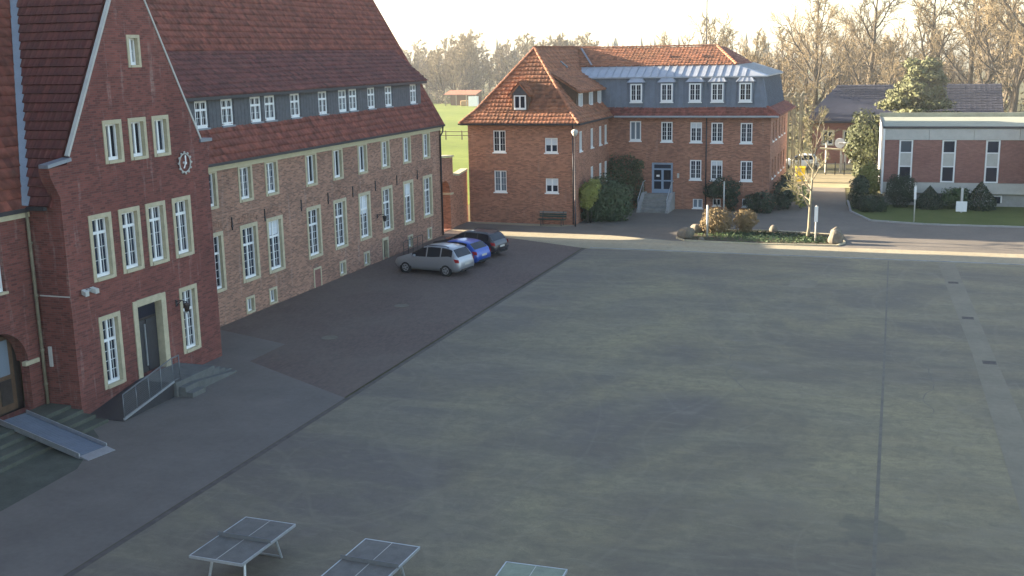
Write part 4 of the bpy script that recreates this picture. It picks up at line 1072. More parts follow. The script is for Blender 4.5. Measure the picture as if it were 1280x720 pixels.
# ================================================================ street furniture
lp = empty('lamp_post', (-21.2, 74.7, 0), label='slim dark lamp post with pale head at the annex corner', cat='street lamp')
b = MB(); b.tube([(0, 0, 0), (0, 0, .9), (0, 0, .95), (0, 0, 6.35)], [.06, .06, .036, .028], 8); b.build('pole', M['steel_dark'], lp, smooth=True)
b = MB(); b.tube([(0, 0, 6.3), (0, 0, 6.42), (0, 0, 6.62), (0, 0, 6.74), (0, 0, 6.8)], [.05, .15, .25, .18, .04], 12); b.build('lamp_head', M['offwhite'], lp, smooth=True)
def bench(loc, rz, lab):
    e = empty('park_bench', loc, rz, label=lab, cat='bench')
    for i in range(4):
        b = MB(); b.box(-1, 1, -.22 + i * .12, -.13 + i * .12, .43, .465); b.build('seat_slat', M['green_paint'], e)
    for i in range(3):
        b = MB(); b.box(-1, 1, .30 + i * .03, .33 + i * .03, .58 + i * .14, .68 + i * .14); b.build('back_slat', M['stone'] if i == 2 else M['green_paint'], e)
    for x in (-.75, .75):
        b = MB(); b.tube([(x, -.2, 0), (x, -.18, .42), (x, .25, .42), (x, .38, 1.0)], .03, 5); b.tube([(x, .25, .42), (x, .32, 0)], .03, 5); b.build('leg', M['steel_dark'], e)
bench((-22.95, 74.75, 0), 0, 'dark green slatted bench against the annex wing wall')
def post(name, x, y, h, lab, cat, r=.05, plate=None):
    e = empty(name, (x, y, 0), label=lab, cat=cat)
    b = MB(); b.tube([(0, 0, 0), (0, 0, h)], r, 8); b.ball((0, 0, h), r, nu=8, nv=4); b.build('post', M['offwhite'], e, smooth=True)
    if plate:
        w_, z0, z1 = plate
        b = MB(); b.box(-w_ / 2, w_ / 2, -r - .02, -r - .002, z0, z1); b.build('plate', M['white'], e)
post('marker_post', -11.49, 71.9, 2.1, 'pale wooden marker post before the larger brown bush', 'post', .07)
post('marker_post', -4.63, 71.6, 2.3, 'white sign post beside the young tree on the island', 'post', .05, (.22, 1.3, 2.28))
post('marker_post', -11.8, 81.2, 2.6, 'tall thin white post in front of the annex facade', 'post', .05)
post('marker_post', 1.3, 81.5, 2.6, 'thin pale post standing on the lawn edge', 'post', .045, (.16, 1.6, 2.5))
post('sign_board', 4.6, 86.9, 1.75, 'small white square notice on a post before the lawn hedge', 'sign', .09, (.75, .1, .85))

# table tennis tables
def table(loc, rz, lab, top):
    e = empty('table_tennis_table', loc, rz, label=lab, cat='table', group='outdoor table tennis tables')
    hw, hl_ = .71, 1.15
    b = MB(); b.box(-hw, hw, -hl_, hl_, .70, .752); b.build('table_top', M[top], e, bevel=.006)
    fr = MB(); t = .012
    fr.box(-hw - .012, -hw + t, -hl_ - .012, hl_ + .012, .695, .762); fr.box(hw - t, hw + .012, -hl_ - .012, hl_ + .012, .695, .762)
    fr.box(-hw + t, hw - t, -hl_ - .012, -hl_ + t, .695, .762); fr.box(-hw + t, hw - t, hl_ - t, hl_ + .012, .695, .762); fr.build('edge_frame', M['steel'], e)
    b = MB(); b.box(-.007, .007, -hl_ + t, hl_ - t, .7525, .756); b.build('centre_line', M['offwhite'], e)
    b = MB(); b.box(-hw - .03, hw + .03, -.006, .006, .757, .86); b.build('net', M['mesh'], e)
    for sy in (-1, 1):
        for sx in (-1, 1):
            b = MB(); b.tube([(sx * .42, sy * .62, .7), (sx * .50, sy * .78, .0)], .035, 6); b.build('leg', M['steel'], e)
        b = MB(); b.tube([(-.5, sy * .78, .03), (.5, sy * .78, .03)], .03, 6); b.build('foot_bar', M['steel'], e)
table((-14.32, 21.28, 0), R(-1.5), 'leftmost grey table tennis table with metal net on schoolyard', 'table_top')
table((-10.86, 20.98, 0), R(-2), 'middle grey table tennis table with metal net on schoolyard', 'table_top')
table((-7.18, 20.82, 0), R(1), 'rightmost pale green table tennis table cut by the lower edge', 'table_green')

# ================================================================ cars
def lerp_pts(pts, x):
    for (x0, y0), (x1, y1) in zip(pts, pts[1:]):
        if x <= x1:
            t = (x - x0) / (x1 - x0) if x1 > x0 else 0
            return y0 + (y1 - y0) * t
    return pts[-1][1]
def smooth_pts(pts, x, r=.07):
    return sum(lerp_pts(pts, min(max(x + d * r, pts[0][0]), pts[-1][0])) for d in (-1, -.5, 0, .5, 1)) / 5

def car(name, label, loc, heading, pm, L, W, top, belt, glass_x, pillars, wscr, rscr, wheels, group, wr=.315, rails=False):
    """x=0 front bumper .. L rear; built along -x so that heading points the nose"""
    e = empty(name, loc, heading, label=label, cat='car', group=group)
    NXS = 56
    xs = [L * i / NXS for i in range(NXS + 1)]
    ring = []
    hw0 = W / 2
    for x in xs:
        zt = smooth_pts(top, x); zb = min(smooth_pts(belt, x), zt - .015)
        endf = min(1, (x + .0) / .55); endr = min(1, (L - x) / .45)
        hw = hw0 * (1 - .22 * (1 - endf) ** 2) * (1 - .16 * (1 - endr) ** 2)
        z0 = .22 + .16 * max(0, 1 - x / .35) ** 2 + .14 * max(0, 1 - (L - x) / .35) ** 2
        pts = [(0, z0), (hw * .8, z0), (hw * .95, z0 + .05)]
        for q in (.25, .5, .75): pts.append((hw * (1 - .02 * (q - .5) ** 2 * 4 + .012), z0 + .05 + (zb - z0 - .05) * q))
        pts.append((hw * .965, zb))
        cab = max(0, zt - zb)
        k = min(1, cab / .5)
        rw = hw * (.965 - .21 * k)
        for q in (.33, .66, .92): pts.append((hw * .955 + (rw - hw * .955) * q, zb + cab * q * .95))
        pts.append((rw * .90, zb + cab * .992)); pts.append((rw * .5, zt + .012 * k)); pts.append((0, zt + .02 * k))
        ring.append(pts)
    NP = len(ring[0])
    def side_glass(x): return glass_x[0] < x < glass_x[1] and not any(abs(x - p) < .05 for p in pillars)
    body, sgl, sgr, ws, rs_ = MB(), MB(), MB(), MB(), MB()
    X = lambda x: -x + L / 2         # nose towards +x
    for i in range(NXS):
        xm = (xs[i] + xs[i + 1]) / 2
        for j in range(NP - 1):
            for s in (1, -1):
                q = [(X(xs[i]), s * ring[i][j][0], ring[i][j][1]), (X(xs[i + 1]), s * ring[i + 1][j][0], ring[i + 1][j][1]), (X(xs[i + 1]), s * ring[i + 1][j + 1][0], ring[i + 1][j + 1][1]), (X(xs[i]), s * ring[i][j + 1][0], ring[i][j + 1][1])]
                if s > 0: q.reverse()
                tgt = body
                cab = ring[i][-1][1] - ring[i][6][1]
                if j in (6, 7, 8) and side_glass(xm) and cab > .12: tgt = sgl if s > 0 else sgr
                if j in (10, 11) and wscr[0] < xm < wscr[1]: tgt = ws
                if j in (9,) and wscr[0] < xm < wscr[1] and cab > .1: tgt = ws
                if j in (10, 11) and rscr[0] < xm < rscr[1]: tgt = rs_
                tgt.poly(q)
    for i in (0, NXS):
        q = [(X(xs[i]), p[0], p[1]) for p in ring[i]] + [(X(xs[i]), -p[0], p[1]) for p in reversed(ring[i])]
        body.poly(q if i else list(reversed(q)))
    import bmesh
    def fin(b, nm, m):
        me = b.mesh(nm, m, True)
        bm = bmesh.new(); bm.from_mesh(me); bmesh.ops.remove_doubles(bm, verts=bm.verts, dist=.0006); bmesh.ops.recalc_face_normals(bm, faces=bm.faces)
        bm.to_mesh(me); bm.free()
        return link(nm, me, e)
    fin(body, 'body', pm); fin(sgl, 'side_windows', M['car_glass']); fin(sgr, 'side_windows', M['car_glass']); fin(ws, 'windscreen', M['car_glass']); fin(rs_, 'rear_window', M['car_glass'])
    for x in wheels:
        for s in (-1, 1):
            b = MB(); y = s * (hw0 - .012)
            b.tube([(X(x), y - s * .02, wr + .01), (X(x), y + s * .014, wr + .01)], wr + .065, 24); b.build('wheel_arch', M['rubber'], e)
            wh = empty('x', (0, 0, 0)) if False else None
            b = MB(); b.tube([(X(x), y - s * .2, wr), (X(x), y + s * .02, wr), (X(x), y + s * .03, wr)], [wr, wr, wr - .03], 24); t_ = b.build('wheel', M['rubber'], e)
            b = MB(); b.tube([(X(x), y + s * .02, wr), (X(x), y + s * .036, wr)], wr * .66, 20); r_ = b.build('rim', M['rim'], t_)
            b = MB()
            for k in range(5):
                a = 2 * math.pi * k / 5
                b.tube([(X(x) + .12 * math.cos(a + .6), y + s * .034, wr + .12 * math.sin(a + .6)), (X(x) + .12 * math.cos(a + .6), y + s * .040, wr + .12 * math.sin(a + .6))], .045, 8)
            b.build('rim_gaps', M['rubber'], t_)
    zt_r = smooth_pts(belt, L - .2)
    for s in (-1, 1):
        b = MB(); b.prism([(X(L - .34), s * (hw0 * .93), zt_r - .03), (X(L - .06), s * (hw0 * .865), zt_r - .06), (X(L - .03), s * (hw0 * .86), zt_r - .24), (X(L - .22), s * (hw0 * .95), zt_r - .22)], (0, s * .045, 0)); b.build('tail_lamp', M['lamp_red'], e, bevel=.01)
        b = MB(); b.prism([(X(.1), s * hw0 * .66, .66), (X(.55), s * hw0 * .91, .78), (X(.45), s * hw0 * .91, .66), (X(.1), s * hw0 * .72, .58)], (0.02, s * .02, .02)); b.build('headlight', M['glass_pale'], e)
        b = MB(); b.ball((X(glass_x[0] + .25), s * (hw0 + .07), smooth_pts(belt, glass_x[0] + .25) + .06), .09, .12, .075, 8, 6); b.build('mirror', pm, e, smooth=True)
        b = MB(); b.box(X(L * .42), X(L * .42) + .16, s * hw0 * .985, s * (hw0 * .985 + .02), .80, .825); b.box(X(L * .67), X(L * .67) + .16, s * hw0 * .985, s * (hw0 * .985 + .02), .82, .845); b.build('door_handle', pm, e)
        if rails:
            b = MB(); x0, x1 = rails
            b.tube([(X(x0), s * hw0 * .72, smooth_pts(top, x0) + .0), (X(x0 + .2), s * hw0 * .72, smooth_pts(top, x0 + .2) + .05), (X(x1 - .2), s * hw0 * .72, smooth_pts(top, x1 - .2) + .05), (X(x1), s * hw0 * .72, smooth_pts(top, x1))], .018, 5); b.build('roof_rail', M['steel_dark'], e)
    b = MB(); b.box(X(L) - .015, X(L) + .03, -.26, .26, .60, .71); b.build('number_plate', M['offwhite'], e)
    b = MB(); b.box(X(L - .12), X(L) - .012, -hw0 * .72, hw0 * .72, .28, .42); b.build('bumper', M['rubber'], e, bevel=.03)
    return e

HD = math.atan2(.50, -2.78)
cg = 'cars parked at the school wing'
car('parked_car', 'silver people carrier parked nearest the camera beside school wing', (-24.45, 56.95, 0), HD, M['car_silver'], 4.35, 1.80,
    [(0, .62), (.10, .80), (.75, 1.00), (1.0, 1.06), (1.95, 1.55), (2.5, 1.63), (3.3, 1.61), (3.85, 1.52), (4.18, 1.08), (4.27, .96), (4.35, .62)],
    [(0, .60), (.8, .93), (1.1, .98), (2.6, 1.02), (3.7, 1.12), (4.2, 1.02), (4.35, .6)], (1.22, 3.85), (2.2, 3.12), (1.05, 1.92), (3.86, 4.16), (.82, 3.50), cg, rails=(2.0, 3.6))
car('parked_car', 'bright blue hatchback parked between the silver and dark cars', (-24.35, 59.75, 0), HD, M['car_blue'], 4.1, 1.74,
    [(0, .58), (.10, .74), (.9, .92), (1.15, .98), (2.0, 1.40), (2.5, 1.46), (3.1, 1.43), (3.5, 1.35), (3.9, 1.0), (4.02, .92), (4.1, .6)],
    [(0, .56), (.9, .88), (1.2, .92), (2.5, .95), (3.4, 1.02), (3.95, .97), (4.1, .58)], (1.3, 3.4), (2.25,), (1.15, 1.95), (3.52, 3.9), (.8, 3.35), cg)
car('parked_car', 'dark estate car parked farthest along the school wing', (-24.6, 62.9, 0), HD, M['car_dark'], 4.6, 1.80,
    [(0, .58), (.12, .74), (1.0, .92), (1.3, .98), (2.15, 1.42), (2.7, 1.48), (3.7, 1.47), (4.1, 1.40), (4.42, 1.02), (4.52, .94), (4.6, .6)],
    [(0, .56), (1.0, .88), (1.3, .93), (2.7, .97), (4.0, 1.03), (4.45, .98), (4.6, .58)], (1.45, 4.1), (2.4, 3.3), (1.3, 2.12), (4.12, 4.42), (.9, 3.65), cg, rails=(2.3, 4.0))

# ================================================================ vegetation
def leaf_cloud(blobs, n, size, seed, up=.3, inner=.55):
    """leaf faces spread through ellipsoid blobs (cx,cy,cz,rx,ry,rz)"""
    rs = np.random.RandomState(seed)
    wts = np.array([b[3] * b[4] + b[4] * b[5] + b[3] * b[5] for b in blobs]); wts = wts / wts.sum()
    idx = rs.choice(len(blobs), n, p=wts)
    B = np.array(blobs)[idx]
    d = rs.normal(size=(n, 3)); d /= np.linalg.norm(d, axis=1)[:, None]
    r = inner + (1.04 - inner) * rs.rand(n) ** .5
    lump = 1 + .13 * np.sin(d[:, 0] * 7 + B[:, 0] * 5) * np.sin(d[:, 1] * 6 + 2) + .10 * np.sin(d[:, 2] * 8 + B[:, 2] * 3)
    c = B[:, :3] + d * B[:, 3:] * (r * lump)[:, None]
    nrm = d + rs.normal(size=(n, 3)) * .55; nrm[:, 2] += up; nrm /= np.linalg.norm(nrm, axis=1)[:, None]
    t = np.cross(nrm, rs.normal(size=(n, 3))); t /= np.linalg.norm(t, axis=1)[:, None]
    bt = np.cross(nrm, t)
    s = size * rs.uniform(.6, 1.35, n)[:, None]
    V = np.stack([c - t * s, c - bt * s * .55 , c + t * s, c + bt * s * .55], 1).reshape(-1, 3)
    F = np.arange(4 * n).reshape(n, 4)
    V[:, 2] = np.maximum(V[:, 2], .005)
    return V, F

def shrub(name, loc, blobs, n, size, m, lab, cat='shrub', seed=1, group=None, stem=True):
    e = empty(name, loc, label=lab, cat=cat, group=group)
    V, F = leaf_cloud(blobs, n, size, seed)
    link('foliage', np_mesh('foliage', V, F, M[m]), e)
    b = MB(); rg = random.Random(seed)
    for q in blobs[:6]:
        for k in range(3):
            a = rg.uniform(0, 6.28)
            b.tube([(q[0] * .4, q[1] * .4, 0), (q[0] * .8, q[1] * .8, q[2] * .6), (q[0] + math.cos(a) * q[3] * .5, q[1] + math.sin(a) * q[4] * .5, q[2] + q[5] * .4)], [.05, .035, .012], 4)
    b.build('stems', M['bark'], e)
    return e

# shrubs round the annex
shrub('round_bush', (-19.9, 77.9, 0), [(0, 0, 1.5, 1.75, 1.35, 1.95), (.6, .3, 1.3, 1.45, 1.2, 1.7), (-.8, -.3, 1.1, 1.1, 1.0, 1.5)], 9000, .10, 'leaf_green', 'big rounded dark evergreen bush at the annex wing corner', 'bush', 3)
shrub('sunlit_bush_part', (-20.75, 76.5, 0), [(0, 0, 2.1, .75, .55, .7), (.4, .2, 2.65, .5, .5, .5), (-.1, 0, 1.5, .5, .45, .5)], 2600, .09, 'leaf_yellow', 'yellow green foliage standing for the sunlit part of the big dark bush', 'bush', 4)  # sunlight on the round bush put in as separate yellow-green leaves
shrub('wall_ivy', (-19.8, 84.35, 0), [(-.9, .2, 2.2, .8, .35, 1.9), (0, .2, 2.6, .9, .35, 1.6), (.8, .2, 1.6, .6, .35, 1.5), (-1.0, .1, 1.0, .6, .5, 1.0), (.9, 0, 3.4, .5, .3, .5)], 4200, .10, 'leaf_olive', 'dark ivy climbing the facade left of the blue door', 'ivy', 5)
shrub('climbing_shrub', (-12.3, 84.3, 0), [(0, .1, 1.75, 1.3, .5, .85), (-.8, .1, 1.5, .7, .5, .6), (.6, .1, .9, .5, .4, .9)], 2600, .09, 'leaf_dark', 'dark shrub below the ground floor windows of the annex', 'shrub', 6)
shrub('corner_shrub', (-9.2, 84.0, 0), [(0, 0, .8, .8, .7, .85), (-.9, .1, .7, .6, .6, .75)], 2000, .09, 'leaf_dark', 'low dark shrub at the right corner of the annex', 'shrub', 7)
shrub('side_shrub', (-8.1, 86.3, 0), [(0, 0, 1.1, .8, 1.2, 1.2), (.1, 2.0, 1.3, .7, 1.2, 1.4)], 2600, .10, 'leaf_dark', 'taller dark shrub along the right side of the annex', 'shrub', 8)
shrub('light_shrub', (-6.9, 87.2, 0), [(0, 0, 1.1, .6, .6, .8), (.3, -.5, .7, .7, .5, .5)], 500, .11, 'leaf_yellow', 'sparse yellow green shrub behind the young tree', 'shrub', 9)
# island bed
sheet('island_bed', [(-13.3, 71.2), (-12.6, 70.35), (-8, 70.05), (-3.3, 70.5), (-2.9, 71.6), (-3.6, 74.6), (-8, 75.4), (-12.4, 74.8)], .05, M['soil'])
kerb('island_kerb', [(-2.9, 71.6), (-3.3, 70.5), (-8, 70.05), (-12.6, 70.35), (-13.3, 71.2), (-12.4, 74.8), (-8, 75.4), (-3.6, 74.6), (-2.9, 71.6)], .12, .09, 'sandstone')
V, F = leaf_cloud([(-8, 72.7, .08, 4.8, 2.3, .16), (-10, 73.2, .1, 2.2, 1.3, .2), (-5, 72, .1, 1.6, 1.2, .2)], 5200, .07, 21, 1.0, .05)
tag(link('ground_cover', np_mesh('ground_cover', V, F, M['leaf_mid'])), 'low green ground cover over the island bed', 'ground cover', kind='stuff')
shrub('trimmed_bush', (-11.15, 73.3, 0), [(0, 0, .95, .85, .8, .95), (.55, .1, .8, .6, .7, .8), (-.4, 0, .8, .6, .7, .8)], 4200, .06, 'leaf_brown', 'larger rounded brown leaved bush on the island bed', 'bush', 11, 'brown bushes on the island')
shrub('trimmed_bush', (-9.3, 74.0, 0), [(0, 0, .95, .78, .75, .72), (0, 0, .5, .45, .45, .5)], 3200, .06, 'leaf_brown', 'smaller round topped brown bush beside the larger one', 'bush', 12, 'brown bushes on the island')
def boulder(loc, r, lab, seed):
    rg = random.Random(seed)
    b = MB(); b.ball((0, 0, r[2] * .75), r[0], r[1], r[2], 14, 9)
    o = b.build('boulder', M['boulder'], None, loc, rg.uniform(0, 3))
    for v in o.data.vertices:
        c = v.co; k = 1 + .16 * math.sin(c.x * 5.1 + seed) * math.cos(c.y * 4.3 + seed * 2) + .12 * math.sin(c.z * 6 + seed * 3 + c.x * 3)
        c.x *= k; c.y *= k; c.z = max(-.03, c.z * (k * .9 + .1))
    tag(o, label=lab, cat='boulder', group='boulders round the island bed')
boulder((-12.75, 71.3, 0), (.55, .5, .42), 'large brown boulder at the left front of the island', 1)
boulder((-12.45, 73.6, 0), (.45, .45, .42), 'grey boulder just behind the leftmost boulder', 2)
boulder((-3.35, 71.3, 0), (.5, .45, .45), 'brown boulder at the right front of the island', 3)
boulder((-3.4, 72.6, 0), (.42, .4, .55), 'taller boulder behind the right front boulder', 4)
boulder((-7.6, 75.0, 0), (.28, .28, .28), 'small pale stone at the back of the island', 5)
boulder((-11.6, 70.5, 0), (.22, .18, .14), 'little flat stone at the front kerb of the island', 6)
# hedges before the flat building
shrub('clipped_hedge', (.35, 89.0, 0), [(0, 0, 1.2, 1.05, .5, 1.35), (-.4, 0, 1.5, .65, .45, 1.05), (.45, 0, 1.5, .65, .45, 1.05)], 4200, .07, 'leaf_dark', 'tall dark square clipped hedge before first window strip', 'hedge', 13)
def cone_shrub(x, y, h, r, lab, seed):
    e = empty('cone_conifer', (x, y, 0), label=lab, cat='conifer', group='cone shaped conifers at the flat building')
    rs = np.random.RandomState(seed); n = 2600
    z = h * (1 - rs.rand(n) ** .55); a = rs.rand(n) * 6.283
    rad = r * np.minimum(1, (1 - z / h) * 1.5) * (.75 + .3 * rs.rand(n))
    c = np.stack([rad * np.cos(a), rad * np.sin(a), z + .03], 1)
    t = rs.normal(size=(n, 3)); t /= np.linalg.norm(t, axis=1)[:, None]; u = np.cross(t, rs.normal(size=(n, 3))); u /= np.linalg.norm(u, axis=1)[:, None]
    s = .07
    V = np.stack([c - t * s, c - u * s * .6, c + t * s, c + u * s * .6], 1).reshape(-1, 3); V[:, 2] = np.maximum(V[:, 2], .01)
    link('foliage', np_mesh('foliage', V, np.arange(4 * n).reshape(n, 4), M['leaf_dark']), e)
    b = MB(); b.tube([(0, 0, 0), (0, 0, h * .9)], [.07, .02], 5); b.build('trunk', M['bark'], e)
cone_shrub(2.45, 88.8, 1.7, .95, 'smaller dark cone conifer beside the square hedge', 1)
cone_shrub(6.0, 88.9, 2.1, 1.05, 'larger dark cone conifer before the third window strip', 2)
shrub('leafy_bush', (4.25, 89.0, 0), [(0, 0, .75, 1.1, .6, .85), (.4, 0, .9, .7, .5, .75)], 2600, .08, 'leaf_mid', 'olive green bush between the two cone conifers', 'bush', 14)
shrub('dark_bush', (-2.6, 87.6, 0), [(0, 0, 1.25, .75, .8, 1.3), (.1, 0, 1.9, .55, .6, .65)], 3200, .08, 'leaf_dark', 'tall rounded dark bush at left end of flat building', 'bush', 15)
shrub('dark_bush', (-1.9, 86.2, 0), [(0, 0, .6, .75, .7, .65), (.8, .3, .55, .65, .6, .6)], 2600, .07, 'leaf_dark', 'low dark bushes spilling onto the lawn corner', 'bush', 16)
shrub('mixed_bush', (-1.6, 93.5, 0), [(0, 0, 1.5, .7, .9, 1.2), (-.5, 1.2, 1.6, .8, .9, 1.3)], 2200, .11, 'leaf_yellow', 'sunlit yellow green bush behind the tall dark bush', 'bush', 17)
shrub('leaning_bush', (-2.9, 104, 0), [(0, 0, 4.3, 1.4, 1.3, 2.1), (.5, 0, 3.2, 1.3, 1.2, 1.6), (-.5, 0, 3.4, 1.1, 1.1, 1.6), (0, 0, 1.6, .9, .9, 1.6)], 6500, .15, 'leaf_olive', 'bushy olive evergreen left of the flat building', 'tree', 18)

# ---- pine tree
def pine(x, y, h, lab, seed):
    e = empty('pine_tree', (x, y, 0), label=lab, cat='tree')
    rg = random.Random(seed); blobs = []; b = MB()
    b.tube([(0, 0, 0), (.1, 0, h * .5), (-.05, .05, h * .95)], [.32, .2, .05], 8); b.build('trunk', M['bark'], e, smooth=True)
    b = MB()
    for k in range(40):
        z = h * (.30 + .68 * k / 40); rmax = 4.0 * (1 - (z / h - .3) / .78) ** .75 + .35
        a = k * 2.4 + rg.uniform(-.3, .3); r = rmax * rg.uniform(.55, 1)
        tip = (math.cos(a) * r, math.sin(a) * r, z + rg.uniform(-.2, .4))
        b.tube([(0, 0, z - .4), (tip[0] * .6, tip[1] * .6, z - .1), tip], [.07, .05, .02], 4)
        blobs.append((tip[0] * .8, tip[1] * .8, tip[2] + .1, .6 + r * .3, .6 + r * .3, .5))
        if r > 1.6: blobs.append((tip[0] * .45, tip[1] * .45, tip[2] + .15, .7, .7, .35))
    b.build('limbs', M['bark'], e)
    V, F = leaf_cloud(blobs, 30000, .15, seed, .5, .3)
    link('crown', np_mesh('crown', V, F, M['leaf_pine']), e)
pine(1.75, 112, 10.7, 'tall layered pine rising behind the flat roofed building', 31)

# ---- bare deciduous trees
def bare_tree_geo(seed, h, spread=.5, trunk_r=.3, clear=.25, n1=9, n2=7, n3=6, n4=6, tw=.022, droop=0.0, up=.55, flat=False):
    rg = random.Random(seed)
    limb = MB(); tv = []; tf = []
    def rnd_dir(d, ang):
        o = d.orthogonal().normalized(); q = Matrix.Rotation(rg.uniform(0, 6.283), 3, d) @ o
        return (d * math.cos(ang) + q * math.sin(ang)).normalized()
    def grow(p, d, L, segs, wob, lift):
        pts = [p.copy()]
        for i in range(segs):
            d = (d + Vector((rg.uniform(-wob, wob), rg.uniform(-wob, wob), rg.uniform(-wob, wob) + lift))).normalized()
            p = p + d * (L / segs); pts.append(p.copy())
        return pts, d
    def at(pts, t):
        f = t * (len(pts) - 1); i = min(int(f), len(pts) - 2); k = f - i
        return pts[i].lerp(pts[i + 1], k), (pts[i + 1] - pts[i]).normalized()
    def spike(p, d, L, r):
        if flat:
            a = rnd_dir(d, math.pi / 2) * r; k = len(tv); q = p + d * L + Vector((rg.uniform(-.2, .2), rg.uniform(-.2, .2), rg.uniform(-.05, .2))) * L; m = (p + q) / 2 + d.cross(a) * 3
            tv.extend([p - a, p + a, m + a * .8, m - a * .8, q]); tf.append((k, k + 1, k + 2)); tf.append((k, k + 2, k + 3)); tf.append((k + 3, k + 2, k + 4)); return
        a = d.orthogonal().normalized(); b_ = d.cross(a); k = len(tv)
        m = p + d * (L * .55) + Vector((rg.uniform(-.06, .06), rg.uniform(-.06, .06), rg.uniform(-.02, .08))) * L
        q = p + d * L + Vector((rg.uniform(-.2, .2), rg.uniform(-.2, .2), rg.uniform(-.05, .2))) * L
        for c, rr in ((p, r), (m, r * .7)):
            for j in range(3):
                t = 2.094 * j; tv.append(c + (a * math.cos(t) + b_ * math.sin(t)) * rr)
        tv.append(q)
        for j in range(3):
            jj = (j + 1) % 3
            tf.append((k + j, k + jj, k + 3 + jj)); tf.append((k + j, k + 3 + jj, k + 3 + j)); tf.append((k + 3 + j, k + 3 + jj, k + 6))
    tp, td = grow(Vector((0, 0, -.1)), Vector((0, 0, 1)), h * .86, 8, .07, .05)
    limb.tube(tp, [trunk_r * (1.25 if i == 0 else 1) * (1 - .88 * i / 8) for i in range(9)], 8)
    for i in range(n1):
        t = clear + (1 - clear) * (i + rg.random() * .8) / n1
        p, d = at(tp, min(t, .98))
        L1 = h * spread * (1.05 - .55 * t) * rg.uniform(.75, 1.15)
        d1 = rnd_dir(d, R(rg.uniform(38, 68) * (1.1 - .45 * t)))
        l1, _ = grow(p, d1, L1, 6, .16, up * .16)
        r1 = trunk_r * (1 - .8 * t) * .55
        limb.tube(l1, [r1 * (1 - .8 * k / 6) + .012 for k in range(7)], 5, False)
        for j in range(n2):
            t2 = .2 + .8 * (j + rg.random()) / n2
            p2, dd = at(l1, min(t2, 1)); L2 = L1 * .48 * (1.15 - .5 * t2) * rg.uniform(.7, 1.2)
            l2, _ = grow(p2, rnd_dir(dd, R(rg.uniform(28, 62))), L2, 4, .2, up * .14 - droop)
            r2 = r1 * .38 * (1.1 - .5 * t2) + .010
            limb.tube(l2, [r2 * (1 - .75 * k / 4) + .008 for k in range(5)], 4, False)
            for k in range(n3):
                t3 = .15 + .85 * (k + rg.random()) / n3
                p3, d3 = at(l2, min(t3, 1)); L3 = L2 * .5 * rg.uniform(.6, 1.25)
                dd3 = rnd_dir(d3, R(rg.uniform(25, 60))); dd3 = (dd3 + Vector((0, 0, up * .3 - droop))).normalized()
                spike(p3, dd3, L3, tw * 1.3)
                for m_ in range(n4):
                    q = p3 + dd3 * (L3 * (.15 + .8 * m_ / n4))
                    spike(q, rnd_dir(dd3, R(rg.uniform(25, 65))), L3 * rg.uniform(.35, .7), tw)
    return limb, np.array([tuple(v) for v in tv], np.float32), np.array(tf, np.int32)

def bare_tree(name, loc, geo, lab, scale=1, rz=0, bark='bark', twig='twig', group=None):
    e = empty(name, loc, rz, label=lab, cat='tree', group=group)
    e.scale = (scale, scale, scale)
    if 'me' not in geo: geo['me'] = (geo['g'][0].mesh('trunk', M[bark], True), np_mesh('crown', geo['g'][1], geo['g'][2], M[twig]))
    link('trunk', geo['me'][0], e); link('crown', geo['me'][1], e)
    return e
G_young = {'g': bare_tree_geo(2, 8.5, .30, .11, .28, 12, 6, 5, 3, .012, 0, .5)}
G_oak = {'g': bare_tree_geo(3, 17, .42, .42, .30, 11, 8, 6, 4, .045, 0, .35)}
G_lime = {'g': bare_tree_geo(5, 22, .40, .50, .20, 13, 8, 7, 5, .026, 0, .75)}
G_ash = {'g': bare_tree_geo(8, 20, .48, .45, .22, 11, 8, 6, 5, .026, 0, .6)}
G_thin = {'g': bare_tree_geo(11, 16, .36, .30, .25, 11, 7, 6, 5, .024, 0, .7)}
bare_tree('young_tree', (-5.18, 72.6, 0), G_young, 'young bare tree on the island bed beside the white post', 1, 0, 'bark_pale', 'twig_olive')
bare_tree('bare_tree', (-108, 282, 0), G_oak, 'lone spreading bare oak on the meadow above the shed', 1.0, 1.0, 'bark', 'twig')
lime = [(-10.5, 150, 1.0, .4, G_lime, 'big spreading bare tree behind the dark roofed house left end'), (-20.5, 128, .80, 1.2, G_ash, 'bare tree behind the right part of the annex roof'),
        (-14.6, 122, .82, 2.2, G_thin, 'slim bare tree just right of the annex roof crown'), (-28.5, 150, .72, 3.0, G_ash, 'smaller bare tree left of the antenna mast'),
        (3.5, 152, 1.08, 4.0, G_ash, 'tall bare tree above the middle of the dark roof'), (12.5, 146, 1.15, 5.0, G_lime, 'tall dense bare tree at the upper right'),
        (19.5, 150, 1.1, .9, G_lime, 'rightmost tall bare tree behind the dark roofed house'), (-1.5, 146, .9, 2.8, G_thin, 'thin bare tree between the two biggest trees'), (-4.5, 160, 1.05, 5.5, G_lime, 'bare tree second from the big tree behind dark roof'), (8.5, 158, 1.12, 1.7, G_ash, 'broad bare tree right of the pine')]
for x, y, s, rz, g, lab in lime: bare_tree('bare_tree', (x, y, 0), g, lab, s, rz, 'bark', 'twig', 'tall bare trees beyond the buildings')
bare_tree('bare_tree', (-9.3, 118, 0), G_thin, 'short bare tree beside the annex in front of the house', .62, 1.4, group='tall bare trees beyond the buildings')
